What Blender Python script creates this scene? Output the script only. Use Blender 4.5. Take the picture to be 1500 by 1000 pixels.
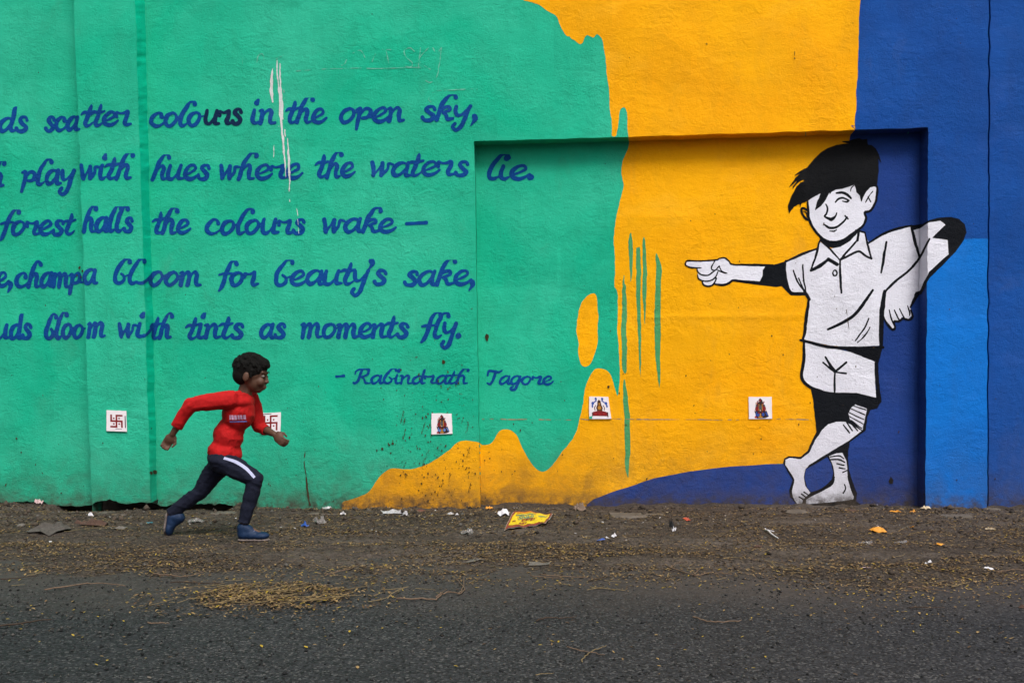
import bpy, bmesh, math, random
import numpy as np
from mathutils import Vector, Matrix

random.seed(7)
rng = np.random.default_rng(7)
S = bpy.context.scene
for o in list(bpy.data.objects):
    bpy.data.objects.remove(o)
COL = S.collection

# ------------------------------------------------------------------ camera
D = 7.29            # metres from the lens to the wall
EYE = 0.95          # lens height
FPX = 1458.333      # 35 mm on 36 mm, on a 1500 pixel wide frame
HOR = 550.0
cam = bpy.data.cameras.new('camera')
cam.lens = 35.0; cam.sensor_width = 36.0; cam.sensor_fit = 'HORIZONTAL'
cam.shift_y = (HOR - 500.0) / 1500.0
cam.clip_start = 0.05; cam.clip_end = 500
camo = bpy.data.objects.new('camera', cam)
camo.location = (0, -D, EYE); camo.rotation_euler = (math.radians(90), 0, 0)
COL.objects.link(camo); S.camera = camo

# ------------------------------------------------------------------ light
SUN_EL, SUN_AZ = math.radians(53), math.radians(20)      # azimuth: to the right of the lens axis, behind the camera
w = bpy.data.worlds.new('World'); S.world = w; w.use_nodes = True
nt = w.node_tree; nt.nodes.clear()
sky = nt.nodes.new('ShaderNodeTexSky'); sky.sky_type = 'NISHITA'; sky.sun_disc = False
sky.sun_elevation = SUN_EL; sky.sun_rotation = math.radians(180) - SUN_AZ
sky.air_density = 1.0; sky.dust_density = 6.0; sky.ozone_density = 1.0
hs = nt.nodes.new('ShaderNodeHueSaturation'); hs.inputs['Saturation'].default_value = 0.3
bg = nt.nodes.new('ShaderNodeBackground'); bg.inputs['Strength'].default_value = 0.085
out = nt.nodes.new('ShaderNodeOutputWorld')
nt.links.new(sky.outputs[0], hs.inputs['Color']); nt.links.new(hs.outputs[0], bg.inputs[0]); nt.links.new(bg.outputs[0], out.inputs[0])
sun = bpy.data.lights.new('sun', 'SUN'); sun.energy = 1.5; sun.angle = math.radians(22); sun.color = (1.0, 0.965, 0.92)
suno = bpy.data.objects.new('sun', sun)
sd = Vector((math.sin(SUN_AZ) * math.cos(SUN_EL), -math.cos(SUN_AZ) * math.cos(SUN_EL), math.sin(SUN_EL)))
suno.rotation_euler = sd.to_track_quat('Z', 'Y').to_euler(); suno.location = sd * 20
COL.objects.link(suno)
S.view_settings.view_transform = 'Standard'; S.view_settings.look = 'None'
S.view_settings.gamma = 1; S.view_settings.use_curve_mapping = False
S.view_settings.exposure = 0.72

# ------------------------------------------------------------------ helpers
def tag(o, label=None, cat=None, group=None, kind=None):
    if label: o['label'] = label
    if cat: o['category'] = cat
    if group: o['group'] = group
    if kind: o['kind'] = kind
    return o

def empty(name, loc, label, cat, group=None):
    o = bpy.data.objects.new(name, None); o.location = loc; o.empty_display_size = 0.1
    COL.objects.link(o)
    return tag(o, label, cat, group)

def link(name, me, mat, parent=None, loc=(0, 0, 0)):
    """links a mesh given in world coordinates; the parent sits at its own place"""
    o = bpy.data.objects.new(name, me)
    if mat is not None:
        for m in (mat if isinstance(mat, (list, tuple)) else [mat]):
            me.materials.append(m)
    COL.objects.link(o)
    if parent is not None:
        o.parent = parent
        p = Vector((0, 0, 0)); q = parent
        while q is not None:
            p += q.location; q = q.parent
        o.location = -p
    return o

def pydata(name, v, f, mat, parent=None, smooth=False, mi=None):
    me = bpy.data.meshes.new(name)
    me.from_pydata([tuple(a) for a in v], [], [tuple(a) for a in f])
    if mi is not None: me.polygons.foreach_set('material_index', mi)
    if smooth: me.polygons.foreach_set('use_smooth', [True] * len(me.polygons))
    me.update()
    return link(name, me, mat, parent)

def vhash(ix, iy, seed):
    h = (ix.astype(np.int64) * 374761393 + iy.astype(np.int64) * 668265263 + seed * 974634777) & 0x7fffffff
    h = ((h ^ (h >> 13)) * 1274126177) & 0x7fffffff
    return ((h ^ (h >> 16)) & 0xffff) / 65535.0
def vn(x, y, seed=0):
    """smooth value noise, -1..1"""
    x = np.asarray(x, float); y = np.asarray(y, float)
    ix = np.floor(x); iy = np.floor(y); fx = x - ix; fy = y - iy
    fx = fx * fx * fx * (fx * (fx * 6 - 15) + 10); fy = fy * fy * fy * (fy * (fy * 6 - 15) + 10)
    a = vhash(ix, iy, seed); b = vhash(ix + 1, iy, seed); c = vhash(ix, iy + 1, seed); d = vhash(ix + 1, iy + 1, seed)
    return ((a * (1 - fx) + b * fx) * (1 - fy) + (c * (1 - fx) + d * fx) * fy) * 2 - 1
def sst(t):
    t = np.clip(t, 0, 1); return t * t * (3 - 2 * t)

# ------------------------------------------------------------------ materials
class NB:
    def __init__(s, name):
        s.m = bpy.data.materials.new(name); s.m.use_nodes = True
        s.t = s.m.node_tree; s.t.nodes.clear()
        s.o = s.n('ShaderNodeOutputMaterial'); s.b = s.n('ShaderNodeBsdfPrincipled')
        s.l(s.b.outputs[0], s.o.inputs['Surface'])
        s.tc = s.n('ShaderNodeTexCoord')
    def n(s, k, **kw):
        x = s.t.nodes.new(k)
        for a, v in kw.items(): setattr(x, a, v)
        return x
    def l(s, a, b): s.t.links.new(a, b)
    def noise(s, scale, detail=3, rough=0.55, dist=0.0, vec=None):
        x = s.n('ShaderNodeTexNoise'); x.inputs['Scale'].default_value = scale
        x.inputs['Detail'].default_value = detail; x.inputs['Roughness'].default_value = rough
        x.inputs['Distortion'].default_value = dist
        s.l(vec or s.tc.outputs['Object'], x.inputs['Vector']); return x.outputs['Fac']
    def vor(s, scale, feature='F1', rnd=1.0, out='Distance', vec=None):
        x = s.n('ShaderNodeTexVoronoi'); x.feature = feature; x.inputs['Scale'].default_value = scale
        x.inputs['Randomness'].default_value = rnd
        s.l(vec or s.tc.outputs['Object'], x.inputs['Vector']); return x.outputs[out]
    def scaled(s, v):
        x = s.n('ShaderNodeMapping'); x.inputs['Scale'].default_value = v
        s.l(s.tc.outputs['Object'], x.inputs['Vector']); return x.outputs[0]
    def ramp(s, fac, stops):
        x = s.n('ShaderNodeValToRGB'); e = x.color_ramp.elements
        while len(e) < len(stops): e.new(0.5)
        for i, (p, c) in enumerate(stops):
            e[i].position = p; e[i].color = tuple(c) + (1,) if len(c) == 3 else c
        s.l(fac, x.inputs[0]); return x.outputs[0]
    def mr(s, v, a, b, c=0.0, d=1.0):
        x = s.n('ShaderNodeMapRange'); x.inputs[1].default_value = a; x.inputs[2].default_value = b
        x.inputs[3].default_value = c; x.inputs[4].default_value = d
        s.l(v, x.inputs[0]); return x.outputs[0]
    def mix(s, f, a, b, mode='MIX'):
        x = s.n('ShaderNodeMix'); x.data_type = 'RGBA'; x.blend_type = mode
        for v, i in ((f, 0), (a, 6), (b, 7)):
            if isinstance(v, (int, float)): x.inputs[i].default_value = v
            elif isinstance(v, tuple): x.inputs[i].default_value = v + (1,) if len(v) == 3 else v
            else: s.l(v, x.inputs[i])
        return x.outputs[2]
    def math(s, op, a, b=0.0):
        x = s.n('ShaderNodeMath'); x.operation = op
        for v, i in ((a, 0), (b, 1)):
            if isinstance(v, (int, float)): x.inputs[i].default_value = v
            else: s.l(v, x.inputs[i])
        return x.outputs[0]
    def bump(s, h, strength, dist, prev=None):
        x = s.n('ShaderNodeBump'); x.inputs['Strength'].default_value = strength; x.inputs['Distance'].default_value = dist
        s.l(h, x.inputs['Height'])
        if prev is not None: s.l(prev, x.inputs['Normal'])
        return x.outputs[0]
    def done(s, col, rough=0.8, nrm=None, spec=0.3):
        if isinstance(col, tuple): s.b.inputs['Base Color'].default_value = col + (1,)
        else: s.l(col, s.b.inputs['Base Color'])
        if isinstance(rough, (int, float)): s.b.inputs['Roughness'].default_value = rough
        else: s.l(rough, s.b.inputs['Roughness'])
        s.b.inputs['Specular IOR Level'].default_value = spec
        if nrm is not None: s.l(nrm, s.b.inputs['Normal'])
        return s.m

def paint(name, c, alt=None, wear=0.25, grime=0.8, under=None, rough=0.72, patch=0.5):
    """hand painted plaster: patchy coats, trowel relief, dirt splashed up from the ground"""
    b = NB(name)
    alt = alt or tuple(x * 0.8 for x in c)
    n1 = b.noise(0.9, 5, 0.6, 0.8)
    col = b.mix(b.mr(n1, 0.38, 0.66), c, alt)
    n2 = b.noise(5.0, 4, 0.65, 0.5, b.scaled((1, 1, 0.45)))
    col = b.mix(b.mr(n2, 0.45, 0.75, 0, patch), col, tuple(x * 0.72 + 0.01 for x in c))
    n3 = b.noise(2.3, 3, 0.6, 0.3, b.scaled((1.0, 1.0, 1.7)))
    col = b.mix(b.mr(n3, 0.55, 0.75, 0, 0.35), col, tuple(min(1, x * 1.12 + 0.025) for x in c))
    vp = b.n('ShaderNodeTexVoronoi'); vp.distance = 'CHEBYCHEV'; vp.inputs['Scale'].default_value = 1.15; b.l(b.scaled((1, 1, 1.3)), vp.inputs['Vector'])
    vs = b.n('ShaderNodeSeparateColor'); b.l(vp.outputs['Color'], vs.inputs[0])
    col = b.mix(b.mr(vs.outputs[0], 0.55, 0.6, 0, 0.16), col, tuple(x * 0.6 for x in c))
    br = b.noise(3.0, 6, 0.7, 0.2, b.scaled((0.25, 1, 6.0)))
    col = b.mix(b.mr(br, 0.5, 0.7, 0, 0.16), col, tuple(x * 0.7 for x in c))
    sm2 = b.noise(1.4, 5, 0.7, 0.6, b.scaled((1.6, 1, 0.8)))
    col = b.mix(b.mr(sm2, 0.60, 0.78, 0, 0.18), col, (0.10, 0.095, 0.075))
    # grit caught in the relief
    g = b.noise(55, 6, 0.75)
    col = b.mix(b.mr(g, 0.58, 0.76, 0, wear), col, tuple(x * 0.3 for x in c))
    col = b.mix(b.mr(g, 0.24, 0.40, wear * 0.55, 0), col, tuple(min(1, x * 1.25 + 0.08) for x in c))
    # pin holes and specks
    sp = b.vor(13, 'F1'); sm = b.noise(1.7, 2)
    spk = b.math('MULTIPLY', b.mr(sp, 0.035, 0.06, 1, 0), b.mr(sm, 0.52, 0.6))
    col = b.mix(spk, col, (0.03, 0.02, 0.012))
    # splash dirt near the ground
    sx = b.n('ShaderNodeSeparateXYZ'); b.l(b.tc.outputs['Object'], sx.inputs[0])
    zf = b.mr(sx.outputs[2], 0.0, 0.75, 1, 0)
    dn = b.noise(6, 6, 0.7, 0.4)
    dm = b.math('MULTIPLY', b.math('POWER', zf, 1.8), b.mr(dn, 0.3, 0.66, 0.1, 1.0))
    col = b.mix(b.math('MULTIPLY', dm, grime), col, (0.062, 0.046, 0.034))
    low = b.mr(sx.outputs[2], 0.0, 0.10, 1, 0)
    col = b.mix(b.math('MULTIPLY', low, b.mr(b.noise(14, 5, 0.7), 0.38, 0.6, 0, 0.9)), col, (0.055, 0.043, 0.034))
    # relief: trowelled ripples that come and go, crisp sand grain everywhere
    tr = b.noise(15, 6, 0.6, 0.5, b.scaled((1.0, 1.0, 1.35)))
    msk = b.mr(b.noise(1.9, 4, 0.6, 0.3), 0.36, 0.66, 0.25, 1.0)
    n = b.bump(b.math('MULTIPLY', tr, msk), 0.75, 0.016)
    rid = b.noise(52, 6, 0.72, 0.9, b.scaled((1.0, 1.0, 1.25)))
    n = b.bump(b.math('MULTIPLY', rid, b.mr(b.noise(3.3, 4, 0.6), 0.35, 0.65, 0.35, 1.0)), 0.9, 0.009, n)
    cr = b.n('ShaderNodeTexVoronoi'); cr.feature = 'DISTANCE_TO_EDGE'; cr.inputs['Scale'].default_value = 1.7
    wv = b.n('ShaderNodeTexNoise'); wv.inputs['Scale'].default_value = 5; wv.inputs['Detail'].default_value = 5; b.l(b.tc.outputs['Object'], wv.inputs['Vector'])
    va = b.n('ShaderNodeVectorMath'); va.operation = 'MULTIPLY_ADD'; va.inputs[1].default_value = (.35, .35, .35); b.l(wv.outputs['Color'], va.inputs[0]); b.l(b.tc.outputs['Object'], va.inputs[2]); b.l(va.outputs[0], cr.inputs['Vector'])
    crm = b.math('MULTIPLY', b.mr(cr.outputs['Distance'], 0.0, 0.006, 1, 0), b.mr(b.noise(1.3, 3), 0.56, 0.62))
    n = b.bump(crm, -0.5, 0.003, n)
    gr = b.noise(150, 4, 0.75)
    n = b.bump(gr, 0.9, 0.0048, n)
    return b.done(col, rough, n, 0.10)

M = {}
M['green'] = paint('green_wall_paint', (0.007, 0.42, 0.25), (0.034, 0.46, 0.295), grime=0.75)
M['orange'] = paint('orange_wall_paint', (0.93, 0.425, 0.001), (0.88, 0.37, 0.001), wear=0.2, patch=0.38)
M['navy'] = paint('navy_wall_paint', (0.013, 0.045, 0.22), (0.016, 0.052, 0.25), wear=0.2, grime=0.6)
M['royal'] = paint('royal_blue_wall_paint', (0.006, 0.062, 0.29), (0.008, 0.075, 0.33), wear=0.2, grime=0.6)
M['sky'] = paint('light_blue_wall_paint', (0.004, 0.165, 0.60), (0.004, 0.14, 0.54), wear=0.2, grime=0.45)
M['fresh'] = paint('fresh_green_paint', (0.0, 0.56, 0.35), (0.0, 0.52, 0.32), wear=0.15, grime=0.6, patch=0.2)
M['drip'] = paint('thin_green_drip_paint', (0.075, 0.33, 0.13), (0.05, 0.30, 0.13), grime=0.3)
M['ink'] = paint('blue_lettering_paint', (0.001, 0.050, 0.235), (0.002, 0.062, 0.27), wear=0.15, grime=0.2, patch=0.3)
M['inkdark'] = paint('dark_lettering_paint', (0.003, 0.018, 0.07), wear=0.15, grime=0.2)
M['black'] = paint('black_mural_paint', (0.003, 0.004, 0.007), (0.006, 0.0075, 0.011), wear=0.1, grime=0.25, patch=0.2)
M['hair'] = paint('black_hair_paint', (0.003, 0.0035, 0.005), (0.012, 0.013, 0.015), wear=0.1, grime=0.2, patch=0.1)
M['white'] = paint('white_mural_paint', (0.75, 0.75, 0.84), (0.68, 0.67, 0.76), wear=0.12, grime=0.55, patch=0.2)
M['whitedrip'] = paint('white_drip_paint', (0.72, 0.76, 0.76), wear=0.3, grime=0.1)
M['chalk'] = paint('pale_scratch_chalk', (0.13, 0.47, 0.34), wear=0.3, grime=0.1)
M['joint'] = paint('pale_joint_mortar', (0.34, 0.26, 0.15), wear=0.5, grime=0.2)
M['stain'] = paint('brown_stain', (0.06, 0.035, 0.012), (0.03, 0.02, 0.012), wear=0.3, grime=0.1)
M['hole'] = NB('dark_hole').done((0.01, 0.008, 0.007), 0.95)

def simple(name, c, rough=0.8, var=0.25, scale=30, bump=0.3, dist=0.002, spec=0.3, **kw):
    b = NB(name)
    n = b.noise(scale, 4, 0.6)
    col = b.mix(b.mr(n, 0.3, 0.7), c, tuple(x * (1 - var) for x in c))
    return b.done(col, rough, b.bump(b.noise(scale * 3, 3), bump, dist), spec)

# ground
def asphalt_mat():
    b = NB('asphalt')
    v = b.vor(125, 'F1', out='Color'); sv = b.n('ShaderNodeSeparateColor'); b.l(v, sv.inputs[0])
    chips = b.mix(b.mr(sv.outputs[0], 0.0, 1.0), (0.0035, 0.0036, 0.0041), (0.056, 0.0560, 0.0620))
    hi = b.mr(sv.outputs[1], 0.86, 0.95)
    chips = b.mix(hi, chips, (0.125, 0.12, 0.118))
    fine = b.noise(420, 3, 0.7)
    chips = b.mix(b.mr(fine, 0.4, 0.62, 0, 0.75), chips, (0.0045, 0.0046, 0.005))
    big = b.noise(0.7, 4, 0.6, 0.5)
    chips = b.mix(b.mr(big, 0.4, 0.65, 0, 0.5), chips, b.mix(1.0, chips, (0.55, 0.58, 0.62), 'MULTIPLY'))
    # road dust thickening towards the verge
    sx = b.n('ShaderNodeSeparateXYZ'); b.l(b.tc.outputs['Object'], sx.inputs[0])
    yy = b.math('ADD', sx.outputs[1], b.mr(b.noise(0.9, 5, 0.6), 0, 1, -0.7, 0.7))
    dust = b.mr(yy, -3.45, -2.65)
    dn = b.noise(9, 6, 0.7)
    dm = b.math('MULTIPLY', dust, b.mr(dn, 0.25, 0.75, 0.25, 1.0))
    col = b.mix(b.math('MULTIPLY', dm, 0.9), chips, (0.062, 0.050, 0.043))
    n = b.bump(b.vor(125, 'F1'), -1.0, 0.008)
    n = b.bump(b.noise(60, 4, 0.6), 0.4, 0.006, n)
    n = b.bump(b.noise(5, 3), 0.3, 0.02, n)
    return b.done(col, 0.88, n, 0.25)
def dirt_mat():
    b = NB('verge_dirt')
    n1 = b.noise(1.6, 6, 0.65, 0.4, b.scaled((0.45, 1.6, 1)))
    col = b.ramp(n1, [(0.25, (0.032, 0.025, 0.021)), (0.5, (0.068, 0.055, 0.047)), (0.70, (0.125, 0.104, 0.090))])
    n2 = b.noise(24, 6, 0.75)
    col = b.mix(b.mr(n2, 0.42, 0.68, 0, 0.8), col, (0.011, 0.0075, 0.0055))
    v = b.vor(120, 'F1', out='Color'); sv = b.n('ShaderNodeSeparateColor'); b.l(v, sv.inputs[0])
    col = b.mix(b.mr(sv.outputs[0], 0.72, 0.9, 0, 0.7), col, (0.115, 0.088, 0.060))
    col = b.mix(b.mr(sv.outputs[1], 0.8, 0.95, 0, 0.6), col, (0.012, 0.009, 0.008))
    n = b.bump(b.vor(90, 'F1'), -0.7, 0.007)
    n = b.bump(b.noise(28, 7, 0.7), 0.9, 0.02, n)
    return b.done(col, 0.95, n, 0.15)
M['asphalt'] = asphalt_mat(); M['dirt'] = dirt_mat()
M['concrete'] = simple('old_concrete', (0.125, 0.105, 0.088), 0.9, 0.45, 14, 0.6, 0.006)
M['core'] = simple('dark_foundation', (0.05, 0.042, 0.036), 0.95, 0.5, 10, 0.8, 0.01)
M['ground'] = simple('bare_ground', (0.06, 0.048, 0.038), 0.95, 0.4, 3, 0.5, 0.02)

# ------------------------------------------------------------------ the wall surface
def W(px, py, y):
    s = (D + y) / FPX
    return (px - 750.0) * s, y, EYE - (py - HOR) * s
NICHE = 0.146; PIL = -0.16; RBAY = 0.12
def vline(x0, y0, x1, y1):
    k = (x1 - x0) / (y1 - y0); return (1.0, -k, -(x0 - k * y0))     # >0 to the right
def neg(l): return tuple(-a for a in l)
L1 = vline(108, 0, 135, 740); L2 = vline(198, 0, 221, 740); L3 = vline(212, 0, 231, 740)
NLo = vline(694.5, 207, 703, 740); NLi = vline(696, 207, 704.5, 740)
NRo = vline(1360, 187, 1355.5, 745); NRi = vline(1348, 187, 1344, 745)
NTo = (0.03, 1.0, -(207 + 0.03 * 694)); NTi = (0.03, 1.0, -(214 + 0.03 * 694))
M1 = vline(694.5, 207, 696.1, 214); M2 = vline(1360, 187, 1348, 194.4)
R1 = vline(1448, 0, 1445.5, 740); R2 = vline(1450.6, 0, 1447.4, 740)
REG = [
    ([neg(L1)], 0), ([L1, neg(L2)], 1), ([L2, neg(L3)], 2), ([L3, neg(NLo)], 3),
    ([NLo, neg(NRo), neg(NTo)], 4), ([NLo, neg(NLi), neg(M1)], 5), ([NTo, neg(NTi), M1, neg(M2)], 6),
    ([NLi, neg(NRi), NTi], 7), ([NRi, neg(NRo), M2], 8), ([NRo, neg(R1)], 9), ([R1, neg(R2)], 11), ([R2], 10)]
def ev(l, x, y): return l[0] * x + l[1] * y + l[2]
def plane_y(r, x, y):
    def lerp(t, ya, yb):
        t = np.clip(t, 0, 1); return 1.0 / ((1 - t) / (D + ya) + t / (D + yb)) - D
    if r in (0, 3, 4, 9): return np.zeros_like(x)
    if r == 1: return np.full_like(x, PIL)
    if r == 2:
        a = ev(L2, x, y); c = ev(L3, x, y); return lerp(a / (a - c), PIL, 0.0)
    if r == 5:
        a = ev(NLo, x, y); c = ev(NLi, x, y); return lerp(a / (a - c), 0.0, NICHE)
    if r == 6: return lerp(ev(NTo, x, y) / 7.0, 0.0, NICHE)
    if r == 7: return np.full_like(x, NICHE)
    if r == 8:
        a = ev(NRo, x, y); c = ev(NRi, x, y); return lerp(a / (a - c), 0.0, NICHE)
    return np.full_like(x, 0.20 if r == 11 else RBAY)
LAY = 0.0007
def surf(r, x, y, layer):
    yy = plane_y(r, x, y)
    yy = yy + 0.0035 * vn(x / 90.0, y / 75.0, 3) + 0.0016 * vn(x / 38.0, y / 30.0, 5)
    # old plaster laps and a straight joint in the niche
    yy = yy - 0.0035 * np.exp(-((y - 463 - 3 * vn(x / 60.0, x * 0, 8)) / 5.0) ** 2) * ((x > 930) & (x < 1180))
    yy = yy - layer * LAY * (3 if r in (2, 8) else 1)
    wx = x + 0.9 * vn(x / 60.0, y / 22.0, 11) + 0.4 * vn(x / 20.0, y / 7.0, 13)
    wy = y + 0.7 * vn(x / 25.0, y / 60.0, 12)
    X, Y, Z = W(wx, wy, yy)
    return np.stack([X, Y, Z], 1)

def clip(poly, l):
    res = []; n = len(poly)
    for i in range(n):
        p, q = poly[i], poly[(i + 1) % n]
        a, b = ev(l, *p), ev(l, *q)
        if a >= 0: res.append(p)
        if (a > 0 > b) or (a < 0 < b):
            t = a / (a - b); res.append((p[0] + (q[0] - p[0]) * t, p[1] + (q[1] - p[1]) * t))
    return res

def wall_mesh(name, polys, layer, mat, parent, smooth=False, skip=()):
    """maps flat outlines (photo units) on to the stepped wall, cutting them at every step"""
    if not polys: return None
    counts = np.array([len(p) for p in polys]); flat = np.array([q for p in polys for q in p], float)
    idx = np.repeat(np.arange(len(polys)), counts)
    done = np.zeros(len(polys), bool); buckets = {r: [] for _, r in REG}
    for ls, r in REG:
        ok = np.ones(len(flat), bool)
        for l in ls: ok &= (ev(l, flat[:, 0], flat[:, 1]) >= -1e-6)
        bad = np.zeros(len(polys), int); np.add.at(bad, idx, (~ok).astype(int))
        for i in np.nonzero((bad == 0) & ~done)[0]: buckets[r].append(polys[i])
        done |= bad == 0
    for i in np.nonzero(~done)[0]:
        for ls, r in REG:
            p = polys[i]
            for l in ls:
                p = clip(p, l)
                if len(p) < 3: break
            if len(p) >= 3: buckets[r].append(p)
    V = []; F = []; off = 0
    for r, ps in buckets.items():
        if not ps or r in skip: continue
        key = {}; pts = []
        for p in ps:
            f = []
            for q in p:
                k = (round(q[0] * 500), round(q[1] * 500))
                if k not in key: key[k] = len(pts); pts.append(q)
                if not f or f[-1] != key[k] + off: f.append(key[k] + off)
            if len(f) > 2 and f[0] == f[-1]: f.pop()
            if len(set(f)) >= 3: F.append(f)
        a = np.array(pts, float); V.append(surf(r, a[:, 0], a[:, 1], layer)); off += len(pts)
    return pydata(name, np.concatenate(V), F, mat, parent)

def msq(F, xs, ys, run=4):
    """outline of F>0 as small polygons; y grows downwards"""
    H, Wd = F.shape; pos = F > 0; polys = []
    full = pos[:-1, :-1] & pos[1:, :-1] & pos[:-1, 1:] & pos[1:, 1:]
    anyp = pos[:-1, :-1] | pos[1:, :-1] | pos[:-1, 1:] | pos[1:, 1:]
    for j in range(H - 1):
        row = full[j]; i = 0
        nz = np.nonzero(row)[0]; k = 0
        while k < len(nz):
            a = nz[k]; b = a
            while k + 1 < len(nz) and nz[k + 1] == b + 1 and (b - a) < run - 1:
                k += 1; b = nz[k]
            k += 1
            polys.append([(xs[a], ys[j + 1]), (xs[b + 1], ys[j + 1]), (xs[b + 1], ys[j]), (xs[a], ys[j])])
    for j, i in zip(*np.nonzero(anyp & ~full)):
        c = [(xs[i], ys[j + 1], F[j + 1, i]), (xs[i + 1], ys[j + 1], F[j + 1, i + 1]), (xs[i + 1], ys[j], F[j, i + 1]), (xs[i], ys[j], F[j, i])]
        p = []
        for k in range(4):
            a, b = c[k], c[(k + 1) % 4]
            if a[2] > 0: p.append((a[0], a[1]))
            if (a[2] > 0) != (b[2] > 0):
                t = a[2] / (a[2] - b[2]); p.append((a[0] + (b[0] - a[0]) * t, a[1] + (b[1] - a[1]) * t))
        if len(p) >= 3: polys.append(p)
    return polys

def catmull(p, n=7, closed=False):
    p = [tuple(q) for q in p]
    if len(p) < 3: return p
    P = [p[-1]] + p + [p[0], p[1]] if closed else [p[0]] + p + [p[-1]]
    res = []
    for i in range(1, len(P) - 2):
        a, b, c, d = (np.array(P[i + k], float) for k in (-1, 0, 1, 2))
        for t in np.linspace(0, 1, n, endpoint=False):
            res.append(tuple(0.5 * ((2 * b) + (-a + c) * t + (2 * a - 5 * b + 4 * c - d) * t * t + (-a + 3 * b - 3 * c + d) * t ** 3)))
    if not closed: res.append(p[-1])
    return res

class Field:
    def __init__(s, x0, y0, x1, y1, st):
        s.xs = np.arange(x0, x1 + st, st); s.ys = np.arange(y0, y1 + st, st); s.st = st
        s.X, s.Y = np.meshgrid(s.xs, s.ys); s.F = np.full(s.X.shape, -2.5)
    def win(s, xa, ya, xb, yb):
        i0 = max(0, int((xa - s.xs[0]) / s.st)); i1 = min(len(s.xs), int((xb - s.xs[0]) / s.st) + 2)
        j0 = max(0, int((ya - s.ys[0]) / s.st)); j1 = min(len(s.ys), int((yb - s.ys[0]) / s.st) + 2)
        return (slice(j0, max(j0, j1)), slice(i0, max(i0, i1)))
    @staticmethod
    def seg(X, Y, a, b):
        dx, dy = b[0] - a[0], b[1] - a[1]; L = dx * dx + dy * dy + 1e-9
        t = np.clip(((X - a[0]) * dx + (Y - a[1]) * dy) / L, 0, 1)
        return np.hypot(X - a[0] - t * dx, Y - a[1] - t * dy), t
    def stroke(s, pts, wd=None, smooth=True):
        """pts: (x, y, radius)"""
        if wd is not None:
            n = len(pts); pts = [(p[0], p[1], wd * 0.5 * (1.0 if n < 3 or 0 < i < n - 1 else 0.72)) for i, p in enumerate(pts)]
        q = catmull(pts, 6) if smooth else pts
        for a, b in zip(q[:-1], q[1:]):
            r = max(a[2], b[2]) + 2.5
            wn = s.win(min(a[0], b[0]) - r, min(a[1], b[1]) - r, max(a[0], b[0]) + r, max(a[1], b[1]) + r)
            if s.F[wn].size == 0: continue
            d, t = s.seg(s.X[wn], s.Y[wn], a, b)
            s.F[wn] = np.maximum(s.F[wn], a[2] + (b[2] - a[2]) * t - d)
    def polyf(s, pts):
        Dm = np.full(s.X.shape, 2.5); ins = np.zeros(s.X.shape, bool); n = len(pts)
        for i in range(n):
            a, b = pts[i], pts[(i + 1) % n]
            wn = s.win(min(a[0], b[0]) - 3, min(a[1], b[1]) - 3, max(a[0], b[0]) + 3, max(a[1], b[1]) + 3)
            if s.F[wn].size:
                d, _ = s.seg(s.X[wn], s.Y[wn], a, b); Dm[wn] = np.minimum(Dm[wn], d)
            if a[1] != b[1]:
                rows = (s.ys >= min(a[1], b[1])) & (s.ys < max(a[1], b[1]))
                if rows.any():
                    xi = a[0] + (s.ys[rows] - a[1]) / (b[1] - a[1]) * (b[0] - a[0])
                    ins[rows] ^= (s.xs[None, :] < xi[:, None])
        return np.where(ins, Dm, -Dm)
    def poly(s, pts): s.F = np.maximum(s.F, s.polyf(pts)); return s
    def hole(s, pts): s.F = np.minimum(s.F, -s.polyf(pts)); return s
    def build(s, name, layer, mat, parent, wob=0.3, run=6):
        F = s.F + wob * vn(s.X / 6.0, s.Y / 6.0, 21) * (np.abs(s.F) < 2.4) + 0.15 * vn(s.X / 1.7, s.Y / 1.7, 22)
        return wall_mesh(name, msq(F, s.xs, s.ys, run), layer, mat, parent)

wall = empty('mural_wall', (0, 0, 0), 'long plastered street wall painted green, orange and blue with a shallow niche', 'wall')

BOT = [(-3000, 770), (-20, 770), (-15, 737), (15, 736), (32, 734), (50, 736), (65, 736), (75, 739), (90, 741), (110, 741.5), (130, 739), (137, 737), (140, 733),
       (160, 732.5), (175, 736.5), (200, 736), (220, 736), (230, 740), (250, 739), (300, 737.5), (338, 738), (344, 745), (350, 770), (4000, 770)]
def bottom(px):
    return np.interp(px, [b[0] for b in BOT], [b[1] for b in BOT]) + 1.6 * vn(px / 7.0, px * 0, 31) + 0.8 * vn(px / 2.5, px * 0, 32)
xs = np.concatenate([np.arange(-1500, -20, 40), np.arange(-20, 1524, 5.0), np.arange(1530, 3000, 40)])
ys = np.concatenate([np.arange(-600, -20, 40), np.arange(-20, 700, 5.0), np.arange(700, 780, 2.0)])
GX, GY = np.meshgrid(xs, ys)
wall_mesh('green_plaster', msq(np.clip((bottom(GX) - GY), -2.5, 2.5), xs, ys, 1), 0, M['green'], wall, skip=(2, 8))
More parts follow.
